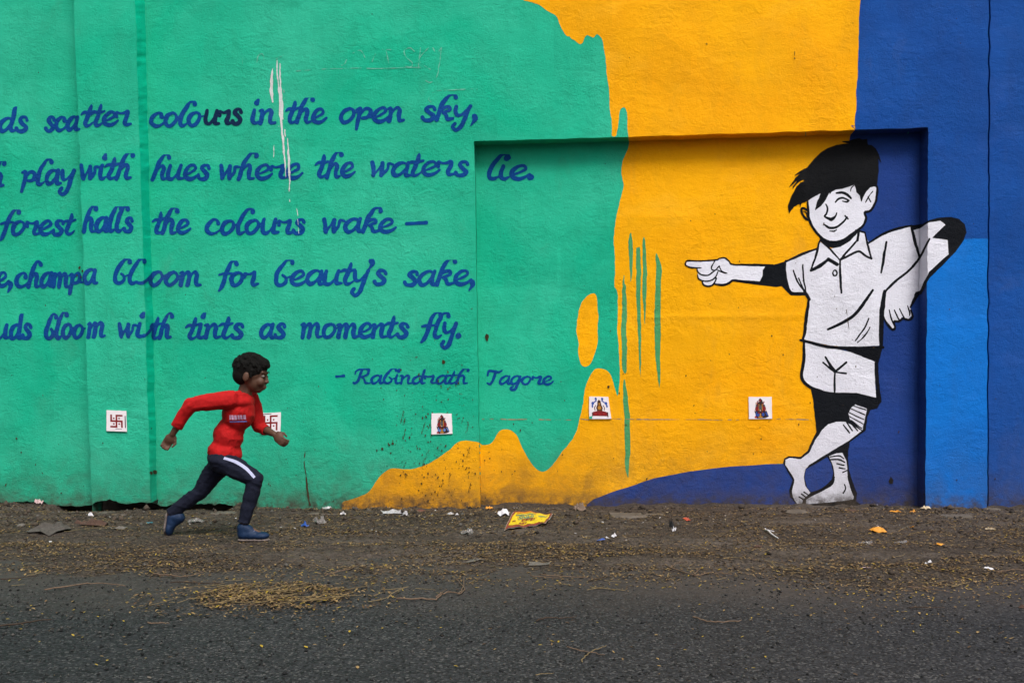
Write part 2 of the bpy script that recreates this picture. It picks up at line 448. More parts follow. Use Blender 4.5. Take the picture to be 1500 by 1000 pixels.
# underside of the broken plaster, hidden sides of the pilaster and bays, core and top
V = []; F = []
bx_ = np.arange(-10, 348, 2.0); bz = bottom(bx_)
for r0, lo, hi in ((0, -10, 134.5), (1, 134.5, 220.5), (2, 220.5, 230.5), (3, 230.5, 346)):
    sel = (bx_ >= lo) & (bx_ <= hi); a = surf(r0, bx_[sel], bz[sel] - 0.1, 0)
    for i in range(len(a)):
        V.append(tuple(a[i])); V.append((a[i][0], 0.22, a[i][2] + 0.01))
    base = len(V) - 2 * len(a)
    for i in range(len(a) - 1): F.append((base + 2 * i, base + 2 * i + 1, base + 2 * i + 3, base + 2 * i + 2))
pydata('broken_plaster_edge', V, F, M['core'], wall)
def side_face(l, ya, yb, mat, name):
    V = []; F = []; yy = np.arange(-600, 771, 10.0); k = -l[1]
    x = -(l[1] * yy + l[2])
    a = surf({0.0: 0, PIL: 1, RBAY: 10}[ya], x, yy, 0); n = len(a)
    for i in range(n):
        V.append(tuple(a[i])); V.append((a[i][0] + 0.0005, yb, a[i][2]))
    for i in range(n - 1): F.append((2 * i, 2 * i + 1, 2 * i + 3, 2 * i + 2))
    return pydata(name, V, F, mat, wall)
side_face(L1, PIL, 0.02, M['green'], 'pilaster_side')
V = []; F = []; yy = np.arange(-600, 771, 10.0); x = -(R1[1] * yy + R1[2]); a = surf(9, x, yy, 1)
for i in range(len(a)): V += [tuple(a[i]), (a[i][0] - 0.0005, 0.21, a[i][2])]
F = [(2 * i, 2 * i + 1, 2 * i + 3, 2 * i + 2) for i in range(len(a) - 1)]
pydata('bay_side', V, F, M['royal'], wall)
V = []; x = -(R2[1] * yy + R2[2]); a = surf(10, x, yy, 0)
for i in range(len(a)): V += [tuple(a[i]), (a[i][0] - 0.0005, 0.21, a[i][2])]
pydata('bay_side', V, F, M['royal'], wall)
def box_v(x0, x1, y0, y1, z0, z1):
    return ([(x0, y0, z0), (x1, y0, z0), (x1, y1, z0), (x0, y1, z0), (x0, y0, z1), (x1, y0, z1), (x1, y1, z1), (x0, y1, z1)],
            [(0, 3, 2, 1), (4, 5, 6, 7), (0, 1, 5, 4), (1, 2, 6, 5), (2, 3, 7, 6), (3, 0, 4, 7)])
pydata('wall_core', *box_v(-11.2, 11.2, 0.215, 0.5, -0.5, 6.68), M['core'], wall)
pydata('coping', *box_v(-11.3, 11.3, -0.22, 0.55, 6.69, 6.80), M['concrete'], wall)

f = Field(192, -14, 236, 766, 1.5)
f.poly([(190, -13), (212, 766), (236, 766), (236, 600), (220, -13)])
f.F = np.minimum(f.F, bottom(f.X) - f.Y)
wall_mesh('fresh_green_edge', msq(f.F, f.xs, f.ys, 3), 0, M['fresh'], wall, skip=(0, 1, 3))
Y_ = np.arange(-600, -12, 21.0); X_ = np.arange(180, 222, 4.0); G1, G2 = np.meshgrid(X_, Y_)
wall_mesh('fresh_green_edge', msq(np.ones_like(G1), X_, Y_, 1), 0, M['fresh'], wall, skip=(0, 1, 3))
# ---- colour fields
OR = [(767, -14), (767, 0), (787, 6), (800, 16), (814, 24), (819, 35), (825, 47), (830, 54), (834, 54), (837, 58), (842, 60), (850, 65.5), (854, 63), (857, 56), (860, 52), (865, 54),
      (870, 55), (874, 50), (879, 54), (882, 59), (885, 75), (887.5, 95), (890, 115), (892, 140), (892, 155), (895, 175), (896, 195), (897, 199.5), (902, 199), (904, 190), (905.5, 175),
      (907.5, 162), (912.5, 157), (917, 161), (918, 170), (918, 185), (920, 200), (921, 207), (919, 220), (912.5, 235), (910.5, 255), (914, 270), (911, 285), (905, 305), (901, 322), (900, 340),
      (900, 365), (901, 390), (901, 420), (904.5, 427), (905, 470), (905.5, 502), (907, 532), (907.5, 560), (904.5, 580), (901, 570), (897.5, 557), (891, 545), (880, 540), (870, 542), (862, 554),
      (857.5, 567), (854, 590), (849, 612), (842.5, 635), (830, 655), (823, 663), (812, 677), (802, 687.5), (794, 691), (785, 687), (777, 677), (767, 660), (761, 647), (755, 636), (745, 629),
      (735, 629), (727.5, 635), (722.5, 645), (717, 650), (707, 651), (702.5, 648), (700, 647), (685, 645), (675, 646), (667, 650), (657, 659), (642, 670), (625, 680), (600, 687), (575, 686),
      (565, 690), (555, 700), (545, 715), (535, 724), (515, 731), (502, 735), (500, 745)]
ORR = [(850, 765), (859, 739), (870, 731), (895, 722), (925, 711), (960, 700), (1010, 690), (1070, 683), (1125, 680), (1148, 679), (1165, 678), (1190, 668), (1210, 640), (1215, 600), (1232, 560),
       (1222, 400), (1240, 230), (1244, 206), (1245, 198), (1252.5, 190), (1253, 180), (1256, 110), (1258.5, 50), (1260, 0), (1260, -14)]
f = Field(490, -14, 1270, 766, 1.6)
f.poly([OR[0]] + catmull(OR[1:], 3) + [(498, 765)] + ORR)
f.poly(catmull([(870, 429), (874, 435), (875.5, 452), (876, 482), (875, 502), (870, 520), (865, 532), (860, 536), (854, 536), (849, 530), (846, 515), (847, 502), (845, 485), (846, 462), (851, 445), (860, 434)], 4, True))
f.build('orange_paint', 1, M['orange'], wall, 0.25, 4)
# navy (lower wedge and niche), royal blue (outer right), light blue (lower pilaster)
f = Field(840, 180, 1362, 766, 1.6)
f.poly(list(ORR[:-5]) + [(1246, 184), (1362, 183), (1360, 766)])
f.build('navy_paint', 1, M['navy'], wall, 0.2, 4)
# outer blue above the niche, on the pilaster and on the right bay
blue_polys = []
f = Field(1246, -14, 1456, 766, 2)
f.poly([(1260, -14), (1260, 0), (1258.5, 50), (1256, 110), (1253, 180), (1252.8, 190.0), (1359.6, 186.5), (1360.0, 187), (1355.2, 766), (1452, 766), (1452, -14)])
f.build('royal_blue_paint', 2, M['royal'], wall, 0.2, 4)
XR = np.concatenate([np.arange(1448, 1524, 5.0), np.arange(1530, 3000, 60)]); YR = np.concatenate([np.arange(-600, -20, 40), np.arange(-20, 778, 8.0)])
GX, GY = np.meshgrid(XR, YR)
wall_mesh('blue_bay_paint', msq(ev(R1, GX, GY), XR, YR, 1), 1, M['royal'], wall)
f = Field(1340, 340, 1456, 766, 2)
f.poly([(1358.6, 372), (1385, 352), (1410, 350), (1447.4, 349), (1446, 766), (1355.4, 766)])
f.build('light_blue_paint', 3, M['sky'], wall, 0.3, 4)
# far above the frame the colours simply go on up the wall
def block(name, x0, x1, mat):
    X_ = np.arange(x0, x1 + 1, 40.0); Y_ = np.arange(-600, -11, 20.0); Y_[-1] = -13.5
    G1, G2 = np.meshgrid(X_, Y_); wall_mesh(name, msq(np.ones_like(G1), X_, Y_, 1), 1, mat, wall)
block('orange_paint', 767, 1260, M['orange']); block('royal_blue_paint', 1260, 1447, M['royal'])

DR = [[(924, 341), (927, 352), (927.5, 370), (926, 395), (924.5, 415), (922.5, 395), (921.5, 370), (921, 355)],
      [(935, 363), (938, 367), (938.5, 420), (938.5, 457), (940, 507), (938, 552), (936, 507), (933, 452), (932, 420), (932, 368)],
      [(944, 347), (946, 357), (947.5, 420), (946.5, 440), (945, 475), (942.5, 445), (941, 420), (942, 357)],
      [(961, 370), (967, 384), (969, 396), (968, 420), (968, 470), (968, 520), (965, 569), (960, 507), (959, 470), (960, 420), (960.5, 390)],
      [(914, 401), (916, 416), (917.5, 420), (918, 470), (918, 520), (917.5, 542), (915, 547), (912, 542), (910.5, 532), (911, 445), (912.5, 420)],
      [(914, 555), (918, 570), (922, 607), (922.8, 645), (922.5, 670), (920, 700), (916.5, 685), (915.5, 670), (914.5, 640), (914, 607), (912.5, 570)]]
f = Field(905, 335, 975, 705, 0.8)
for d in DR: f.poly(catmull(d, 3, True))
f.build('green_drips', 2, M['drip'], wall, 0.3)

# ------------------------------------------------------------------ lettering
n_s1 = [(0.0, .90, .7), (.15, .93, .9), (.13, .45, 1), (.08, .0, 1)]
n_s2 = [(.13, .35, .6), (.32, .80, .7), (.52, .98, .9), (.63, .78, 1), (.58, .35, 1), (.63, .03, .9), (.86, .06, .75)]
a_b = [(.74, .86, .8), (.52, 1.0, .8), (.22, .78, 1), (.08, .38, 1), (.2, .02, 1), (.45, .1, .85), (.68, .5, .8)]
asc = [(.90, 1.47, 1.05), (.88, 1.57, .85), (.76, 1.64, .72), (.58, 1.58, .75), (.42, 1.36, .95), (.26, 1.05, 1), (.14, .45, 1), (.05, .0, 1)]
GL = {
    'a': (.92, [a_b, [(.80, .98, .9), (.72, .45, 1), (.76, .06, 1), (.98, .06, .75)]]),
    'b': (.85, [[(.90, 1.47, 1.05), (.88, 1.57, .85), (.76, 1.64, .72), (.58, 1.58, .75), (.42, 1.36, .95), (.2, 1.0, 1), (.08, .5, 1), (.14, .08, 1), (.38, .0, .9), (.62, .25, .9), (.6, .55, .8), (.46, .72, .8)], [(.52, .68, .7), (.62, .52, .6), (.86, .62, .6)]]),
    'c': (.92, [[(.72, .72, 1.0), (.68, .94, .8), (.44, .99, .8), (.16, .68, 1), (.1, .28, 1), (.32, .0, 1), (.62, .06, .75), (.94, .34, .6)]]),
    'd': (.94, [a_b, [(.98, 1.62, .5), (.88, 1.45, 1), (.78, .9, 1), (.70, .35, 1), (.78, .04, .95), (1.0, .1, .7)]]),
    'e': (.82, [[(.02, .30, .6), (.34, .42, .7), (.68, .70, .8), (.60, .97, .8), (.36, .95, .85), (.12, .6, 1), (.12, .2, 1), (.36, .0, 1), (.66, .1, .85), (.9, .36, .65)]]),
    'f': (.60, [[(.98, 1.45, 1.05), (.95, 1.56, .85), (.82, 1.62, .72), (.64, 1.54, .8), (.48, 1.28, .95), (.34, .9, 1), (.2, .3, 1), (.08, -.1, 1), (-.04, -.28, .7)], [(-.08, .82, .7), (.2, .9, .8), (.66, .92, .7)]]),
    'g': (.90, [a_b, [(.82, .98, .9), (.70, .45, 1), (.60, -.1, 1), (.44, -.5, 1), (.18, -.58, .9), (.08, -.38, .9), (.3, -.25, .7)]]),
    'h': (.90, [asc, n_s2]),
    'i': (.44, [[(.18, .98, .9), (.1, .5, 1), (.1, .12, 1), (.26, .0, .9), (.46, .16, .6)], [(.36, 1.58, .8), (.29, 1.40, 1.15)]]),
    'k': (.86, [asc, [(.15, .45, .6), (.36, .86, .8), (.6, .96, .9), (.66, .72, .85), (.34, .5, .7), (.48, .36, .9), (.6, .04, .95), (.86, .08, .75)]]),
    'l': (.54, [[(.90, 1.47, 1.05), (.88, 1.57, .85), (.76, 1.64, .72), (.58, 1.58, .75), (.42, 1.36, .95), (.24, 1.05, 1), (.1, .5, 1), (.12, .1, 1), (.28, .0, .9), (.5, .16, .6)]]),
    'm': (1.28, [n_s1, [(.13, .35, .6), (.3, .80, .7), (.48, .98, .9), (.56, .76, 1), (.52, .35, 1), (.48, .0, 1)], [(.54, .35, .6), (.72, .82, .7), (.9, .98, .9), (1.0, .76, 1), (.96, .35, 1), (1.02, .03, .9), (1.24, .06, .75)]]),
    'n': (.88, [n_s1, n_s2]),
    'o': (.90, [[(.5, .99, .8), (.2, .8, 1), (.07, .38, 1), (.22, .02, .95), (.5, .1, .9), (.74, .52, .9), (.68, .88, .8), (.48, .99, .8)], [(.66, .86, .6), (.78, .68, .6), (.98, .74, .6)]]),
    'p': (.88, [[(-.02, .85, .7), (.18, .93, .9), (.17, .5, 1), (.1, .0, 1), (.04, -.42, .9)], [(.18, .45, .7), (.38, .84, .8), (.62, .97, .9), (.76, .7, .95), (.62, .34, .9), (.36, .26, .8)], [(.62, .34, .7), (.9, .3, .6)]]),
    'r': (.80, [[(.02, .62, .9), (.02, .92, .8), (.22, .84, .7), (.42, .86, .8), (.64, .96, .9), (.60, .62, 1), (.5, .25, 1), (.58, .03, .9), (.86, .1, .75)]]),
    's': (.72, [[(.66, .80, .9), (.58, 1.0, .8), (.36, 1.0, .9), (.26, .78, 1), (.44, .52, 1), (.62, .28, 1), (.48, .02, 1), (.2, .0, .9), (.08, .2, .95)]]),
    't': (.58, [[(.44, 1.42, .55), (.42, 1.25, .95), (.28, .7, 1), (.16, .25, 1), (.26, .0, .9), (.46, .06, .7), (.64, .28, .5)], [(-.10, .86, .6), (.08, 1.02, .85), (.34, .98, .85), (.66, 1.06, .7)]]),
    'u': (.98, [[(.12, .98, .9), (.06, .5, 1), (.1, .1, 1), (.3, .0, .9), (.5, .18, .7), (.7, .55, .7)], [(.78, .98, .9), (.70, .5, 1), (.72, .08, 1), (.98, .06, .75)]]),
    'w': (1.06, [[(.04, .98, .95), (.12, .5, 1), (.18, .04, 1)], [(.18, .04, .9), (.36, .42, .7), (.54, .84, .8)], [(.56, .92, .95), (.56, .45, 1), (.58, .04, 1)], [(.58, .04, .9), (.82, .45, .8), (.86, .86, .8), (1.08, .84, .7)]]),
    'y': (.82, [[(.12, .98, .9), (.1, .6, 1), (.2, .32, .9), (.42, .36, .7), (.64, .7, .7)], [(.80, .98, .95), (.66, .5, 1), (.56, .0, 1), (.42, -.45, 1), (.2, -.64, .9), (.02, -.46, .9), (.12, -.26, .9)]]),
    'R': (1.22, [[(.52, 1.5, 1), (.40, 1.0, 1), (.24, .3, 1), (.04, -.02, 1), (-.1, .12, .8)], [(.0, 1.1, .7), (.1, 1.4, .8), (.5, 1.62, .9), (.98, 1.55, 1), (1.0, 1.15, 1), (.7, .88, .9), (.46, .82, .8), (.7, .6, .9), (.82, .12, 1), (1.05, .0, .8), (1.2, .12, .6)]]),
    'T': (.86, [[(-.12, 1.05, .8), (-.05, 1.42, .9), (.3, 1.42, .95), (.75, 1.36, .95), (1.05, 1.5, .8)], [(.52, 1.4, 1), (.42, .8, 1), (.3, .2, 1), (.12, -.02, .95), (-.06, .14, .85)]]),
    ',': (.3, [[(.18, .16, 1.15), (.2, -.02, 1.05), (.04, -.38, .45)]]),
    '.': (.3, [[(.12, .10, 1.2), (.16, .12, 1.2)]]),
    "'": (.25, [[(.16, 1.52, 1.2), (.2, 1.36, 1.0), (.04, 1.12, .55)]]),
}
SH = 0.05
def yy_(v): return 1 + (v - 1) * 1.36 if v > 1.02 else (v * 1.25 if v < -.1 else v)
def measure(t):
    x = 0; lo = 9; hi = -9
    for ch in t:
        adv, st = GL[ch]
        for s_ in st:
            for p in s_:
                u = x + p[0] + SH * p[1]; lo = min(lo, u); hi = max(hi, u)
        x += adv
    return lo, hi
def word(label, segs, mat=None, extra=(), xh=26.0, pen=0.33, name='painted_word'):
    x0 = min(s_[1] for s_ in segs) - 12; x1 = max(s_[2] for s_ in segs) + 12
    yb = [v for s_ in segs for v in (s_[3], s_[4] if len(s_) > 4 else s_[3])]
    f = Field(x0, min(yb) - xh * 2.0, x1, max(yb) + xh * 0.95, 0.7)
    for s_ in segs:
        t, xa, xb, ya = s_[:4]; yb_ = s_[4] if len(s_) > 4 else ya
        lo, hi = measure(t); pw = pen * xh; k = (xb - xa - pw) / (hi - lo); x = 0
        for ch in t:
            adv, st = GL[ch]
            jx, jy, js = random.uniform(-.02, .02), random.uniform(-.02, .02), random.uniform(.97, 1.04)
            for q in st:
                pts = []
                for p in q:
                    u = x + p[0] + jx + SH * p[1] * js
                    X_ = xa + pw / 2 + (u - lo) * k
                    Y_ = ya + (yb_ - ya) * (X_ - xa) / (xb - xa) - (yy_(p[1]) * js + jy) * xh - pw * 0.42
                    pts.append((X_ + random.uniform(-.3, .3), Y_ + random.uniform(-.3, .3), pw * 0.5 * p[2] ** 1.7 * random.uniform(.96, 1.05)))
                f.stroke(pts)
            x += adv
    for e in extra: f.stroke(e)
    o = f.build(name, 4, mat or M['ink'], wall, 0.3)
    o['label'] = label
    return o
XH = 19.6
word('partly cropped blue script word ending in ds, first line', [('uds', -30, 43, 195)], xh=XH)
word('blue script word scatter, broken across the pilaster edge', [('sca', 64, 119, 194, 192), ('tter', 115, 196, 187, 186)], xh=XH)
word('blue script letters colo at the start of colours, first line', [('colo', 219, 302, 188, 187)], xh=XH)
word('dark repainted letters urs ending the word colours', [('urs', 299, 357, 184)], M['inkdark'], xh=XH)
word('blue script word in, first line', [('in', 366, 406, 184)], xh=XH)
word('blue script word the, first line', [('the', 415, 481, 182.5)], xh=XH)
word('blue script word open', [('open', 497, 594, 182, 180)], xh=XH)
word('blue script word sky with its comma', [('sky,', 615, 698, 179, 178)], xh=XH)
word('cropped blue letter h at the left edge, second line', [('h', -14, 10, 275)], xh=XH)
word('blue script word play', [('play', 29, 111, 273, 272)], xh=XH)
word('blue script word with on the pilaster, second line', [('with', 116, 198, 265, 264)], xh=XH)
word('blue script word hues', [('hues', 221, 309, 265.5)], xh=XH)
word('blue script word where', [('where', 320, 446, 265, 263)], xh=XH)
word('blue script word the, second line', [('the', 459, 523, 262)], xh=XH)
word('blue script word waters', [('waters', 541, 688, 260, 259)], xh=XH)
word('blue script word lie with full stop, inside the niche', [('lie.', 713, 781, 265)], xh=XH)
word('blue script word forest', [('forest', -2, 113, 347, 346)], xh=XH)
word('blue script word halls on the pilaster', [('halls', 119, 197, 342, 341)], xh=XH)
word('blue script word the, third line', [('the', 220, 282, 344)], xh=XH)
word('blue script word colours, third line', [('colours', 299, 449, 345, 343.5)], xh=XH)
word('blue script word wake', [('wake', 472, 583, 343, 342)], xh=XH)
word('cropped blue letter e and comma, fourth line', [('e,', -8, 18, 422)], xh=XH)
word('blue script word champa, split at the pilaster edge', [('champ', 21, 123, 423, 422), ('a', 121, 146, 418)], xh=XH)
word('blue script word bloom crossing the pilaster corner, fourth line', [('bl', 166, 215, 418), ('oom', 217, 296, 420.5)], xh=XH, extra=[[(199, 413.5, 2.4), (207, 415, 2.4), (214, 411, 2.2), (221, 403, 2.0)]])
word('blue script word for', [('for', 317, 381, 420.5)], xh=XH)
word("blue script word beauty's", [("beauty's", 401, 568, 420, 419)], xh=XH)
word('blue script word sake with its comma', [('sake,', 590, 696, 419.5)], xh=XH)
word('cropped blue script word ending in uds, last line', [('uds', -8, 48, 498)], xh=XH)
word('blue script word bloom, last line', [('bloo', 64, 128, 498), ('m', 126, 157, 496)], xh=XH)
word('blue script word with crossing the pilaster corner, last line', [('wi', 172, 214, 496), ('th', 217, 254, 497.5)], xh=XH, extra=[[(203, 492, 2.2), (210, 492.5, 2.2), (216, 488, 2.0), (222, 480, 1.8)]])
word('blue script word tints', [('tints', 269, 358, 498, 497)], xh=XH)
word('blue script word as', [('as', 379, 421, 497)], xh=XH)
word('blue script word moments', [('moments', 439, 600, 496.5)], xh=XH)
word('blue script word fly with full stop', [('fly.', 614, 675, 496.5)], xh=XH)
word('small blue script name Rabindrath', [('Rabindrath', 515, 688, 563)], xh=11.6, pen=0.345)
word('small blue script name Tagore inside the niche', [('Tagore', 712, 812, 564)], xh=11.6, pen=0.345)
for x0, x1, y, wd, lb in ((592, 627, 327, 5.2, 'long blue dash after the word wake'), (489, 506, 550.5, 3.6, 'short blue dash before the poet name')):
    f = Field(x0 - 5, y - 8, x1 + 5, y + 8, 0.6); f.stroke([(x0 + 3, y + .4, wd / 2), ((x0 + x1) / 2, y, wd / 2 * .9), (x1 - 3, y - .8, wd / 2 * 1.1)])
    f.build('painted_dash', 4, M['ink'], wall)['label'] = lb

# white paint run down over the text, chalk scratches
f = Field(392, 78, 446, 360, 0.6)
for p in ([(407, 84, .3), (406.5, 100, 1.2), (409.5, 140, 1.7), (411, 170, 2.2), (415, 210, 1.6), (418, 250, 1.0)], [(401, 97, .4), (399, 112, 2.2), (398, 135, 2.6), (399, 150, 1.6)],
          [(411, 85, .2), (411, 108, 1.4), (412, 150, 2.1), (414, 175, 1.6)], [(415, 200, 1.2), (417, 230, 1.5), (418, 265, .5)], [(421, 203, .9), (423, 225, 2.0), (423, 250, 2.0), (424, 270, 1.2), (425, 295, .6)],
          [(402, 205, .6), (401, 235, .5)], [(417, 190, 1.0), (418, 200, .9)], [(407, 180, .8), (408.5, 187, 1.0)], [(433, 300, .3), (436, 310, .8), (437, 325, 1.1), (438, 345, .4)], [(420, 109, .3), (420, 122, .4)], [(416, 132, .4), (416.5, 145, .5)],
          [(427, 275, .3), (428, 288, .4)]):
    f.stroke(p)
f.F -= .45
f.build('white_paint_run', 5, M['whitedrip'], wall, 0.5)
f = Field(345, 60, 720, 152, 0.5)
for p in ([(607, 76), (600, 71), (592, 75), (595, 84), (604, 92), (603, 98), (594, 98)], [(616, 70), (613, 100)], [(628, 70), (614, 88), (630, 102)], [(634, 70), (640, 78), (647, 69)], [(647, 69), (643, 95), (638, 115), (630, 121), (623, 118)],
          [(355, 80), (355, 93)], [(364, 83), (365, 92)], [(376, 92), (378, 82), (385, 80), (387, 92)], [(425, 105), (490, 101), (560, 100), (620, 99)], [(517, 78), (528, 74), (535, 84)], [(545, 90), (551, 76), (549, 73)], [(565, 72), (570, 92)], [(560, 72), (580, 73)],
          [(640, 133), (670, 132), (708, 130)], [(632, 150), (628, 145), (634, 136), (637, 136)], [(405, 87), (420, 79)], [(500, 96), (505, 94), (508, 88)]):
    f.stroke([(a[0], a[1], .42) for a in p])
f.build('chalk_scratches', 4, M['chalk'], wall, 0.5)

# ------------------------------------------------------------------ painted boy
def zt(ox, oy, s_, pts): return [(ox + p[0] / s_, oy + p[1] / s_) for p in pts]
def h5(p): return zt(1125, 180, 5.0, p)
def h6(p): return zt(1125, 350, 5.0, p)
def h7(p): return zt(1125, 550, 5.0, p)
def ha(p): return zt(1000, 360, 8.3333, p)
HOLE = h7([(275, 680), (350, 640), (435, 592), (462, 640), (474, 700), (470, 755), (430, 795), (380, 828), (312, 850), (285, 815), (268, 750)])
bk = Field(995, 195, 1425, 750, 0.75)
bk.poly(h6([(1050, -100), (1130, -110), (1180, -138), (1260, -157), (1340, -160), (1400, -146), (1440, -108), (1453, -50), (1432, 5), (1370, 95), (1280, 190), (1185, 280), (1120, 392), (1040, 500), (860, 480), (1030, 230), (1110, 130)]))
bk.poly(ha([(700, 218), (900, 216), (1120, 230), (1262, 185), (1300, 300), (1340, 470), (1345, 590), (1310, 595), (1270, 545), (1232, 488), (1150, 502), (900, 472), (660, 437), (610, 415)]))
bk.poly(h6([(100, 345), (150, 345), (180, 385), (280, 385), (290, 410), (165, 414), (140, 390)]))
bk.poly(h7([(310, 60), (500, 60), (800, 100), (828, 190), (800, 240), (748, 250), (732, 300), (720, 400), (600, 486), (586, 560), (590, 680), (620, 780), (655, 860), (645, 915), (700, 955), (690, 968), (350, 966), (270, 950), (255, 930),
             (215, 948), (165, 890), (155, 840), (178, 762), (158, 728), (113, 640), (120, 605), (150, 588), (240, 590), (290, 545), (358, 410), (340, 290), (330, 170)]))
bk.poly(h6([(540, 795), (840, 785), (812, 905), (760, 890), (620, 840)]))
bk.poly(h5([(375, 828), (430, 866), (520, 870), (640, 790), (668, 790), (650, 835), (560, 892), (480, 917), (430, 903), (385, 865), (362, 820)]))
bk.poly(h5([(380, 830), (500, 870), (640, 800), (600, 860), (520, 900), (440, 900)]))
bk.hole(HOLE)
bk.F = np.maximum(bk.F, -2.5)
boy = bk.build('painted_boy', 4, M['black'], wall, 0.2)
boy['label'] = 'larger-than-life comic style painting of a smiling barefoot boy leaning and pointing left'
wt = Field(995, 195, 1425, 750, 0.75)
wt.poly(h5([(285, 575), (330, 540), (400, 510), (480, 480), (640, 435), (700, 500), (720, 500), (760, 470), (790, 458), (803, 490), (797, 540), (777, 590), (750, 642), (706, 655), (716, 690), (706, 730), (670, 775), (620, 815), (560, 845),
            (500, 862), (450, 860), (400, 840), (350, 795), (312, 745), (296, 690), (288, 620)]))
wt.poly(h6([(130, 165), (360, 75), (378, 18), (450, 68), (530, 55), (600, 15), (640, -30), (660, -58), (705, -48), (735, 28), (830, -32), (1048, -92), (1110, 130), (1030, 230), (862, 370), (845, 580), (815, 780), (620, 793), (450, 778), (265, 735),
            (282, 570), (300, 440), (265, 385), (172, 388), (140, 330), (126, 240)]))
wt.poly(ha([(50, 195), (180, 188), (390, 188), (430, 162), (510, 156), (560, 200), (620, 240), (1010, 252), (978, 298), (976, 370), (940, 430), (800, 420), (610, 412), (560, 448), (480, 470), (405, 470), (360, 485), (310, 490), (262, 468), (240, 432), (200, 415),
            (188, 370), (192, 290), (170, 270), (100, 258), (45, 230)]))
wt.poly(h6([(1052, -62), (1110, -75), (1180, -122), (1262, -132), (1294, -104), (1172, 18), (1110, 130)]))
wt.poly(h6([(1172, 20), (1200, -8), (1310, 6), (1325, 110), (1175, 240), (1115, 375), (1080, 386), (1042, 488), (1055, 560), (1030, 583), (985, 570), (955, 598), (922, 595), (930, 645), (915, 655), (862, 592), (850, 560), (868, 380), (1032, 232), (1112, 132)]))
wt.poly(h7([(275, -245), (420, -215), (600, -172), (782, -100), (790, 162), (650, 125), (495, 122), (400, 110), (310, 75), (258, 25), (268, -120)]))
wt.poly(h7([(400, 395), (440, 355), (500, 335), (570, 335), (620, 360), (690, 402), (600, 470), (430, 570), (300, 650), (272, 680), (262, 740), (270, 800), (308, 855), (280, 880), (255, 905), (250, 940), (215, 942), (182, 890), (177, 840), (192, 760), (172, 720),
            (130, 655), (130, 615), (160, 602), (240, 607), (300, 562), (350, 470)]))
wt.poly(h7([(640, 208), (722, 242), (716, 300), (696, 400), (645, 352), (605, 322), (590, 272), (608, 232)]))
wt.poly(h7([(448, 586), (500, 566), (545, 562), (574, 620), (580, 700), (600, 790), (634, 870), (628, 905), (560, 915), (280, 940), (276, 905), (330, 872), (400, 835), (470, 795), (486, 740), (476, 660)]))
link_parent = boy
wt.build('white_fill', 5, M['white'], boy, 0.2)
ln = Field(995, 195, 1425, 750, 0.6)
def st(fn, pts, wd, sc=5.0, smooth=True): ln.stroke(fn(pts), wd * 1.36 / sc, smooth)
for p, wd in (([(287, 575), (292, 640), (298, 700), (330, 770), (375, 825), (430, 864), (500, 868), (560, 850), (640, 795), (690, 755), (716, 700), (710, 658), (750, 645), (785, 590), (800, 530), (805, 480), (787, 460), (757, 470)], 13),
              ([(285, 640), (260, 622), (243, 630), (250, 665), (275, 700), (297, 712)], 12), ([(252, 645), (275, 655), (285, 690)], 5),
              ([(500, 515), (545, 511), (580, 525), (608, 550)], 15), ([(492, 583), (515, 558), (550, 550), (592, 568)], 11), ([(590, 568), (575, 578), (545, 574)], 10), ([(605, 502), (612, 475), (632, 455)], 6),
              ([(420, 597), (433, 630), (425, 665), (412, 685), (440, 703), (462, 714), (485, 695), (500, 660)], 10), ([(418, 690), (460, 702), (490, 684)], 12),
              ([(412, 745), (450, 767), (500, 762), (550, 725), (575, 690)], 12), ([(560, 680), (583, 703)], 8), ([(452, 790), (480, 792), (500, 782)], 8), ([(770, 505), (735, 550), (715, 585)], 6), ([(735, 545), (752, 583)], 6)):
    st(h5, p, wd)
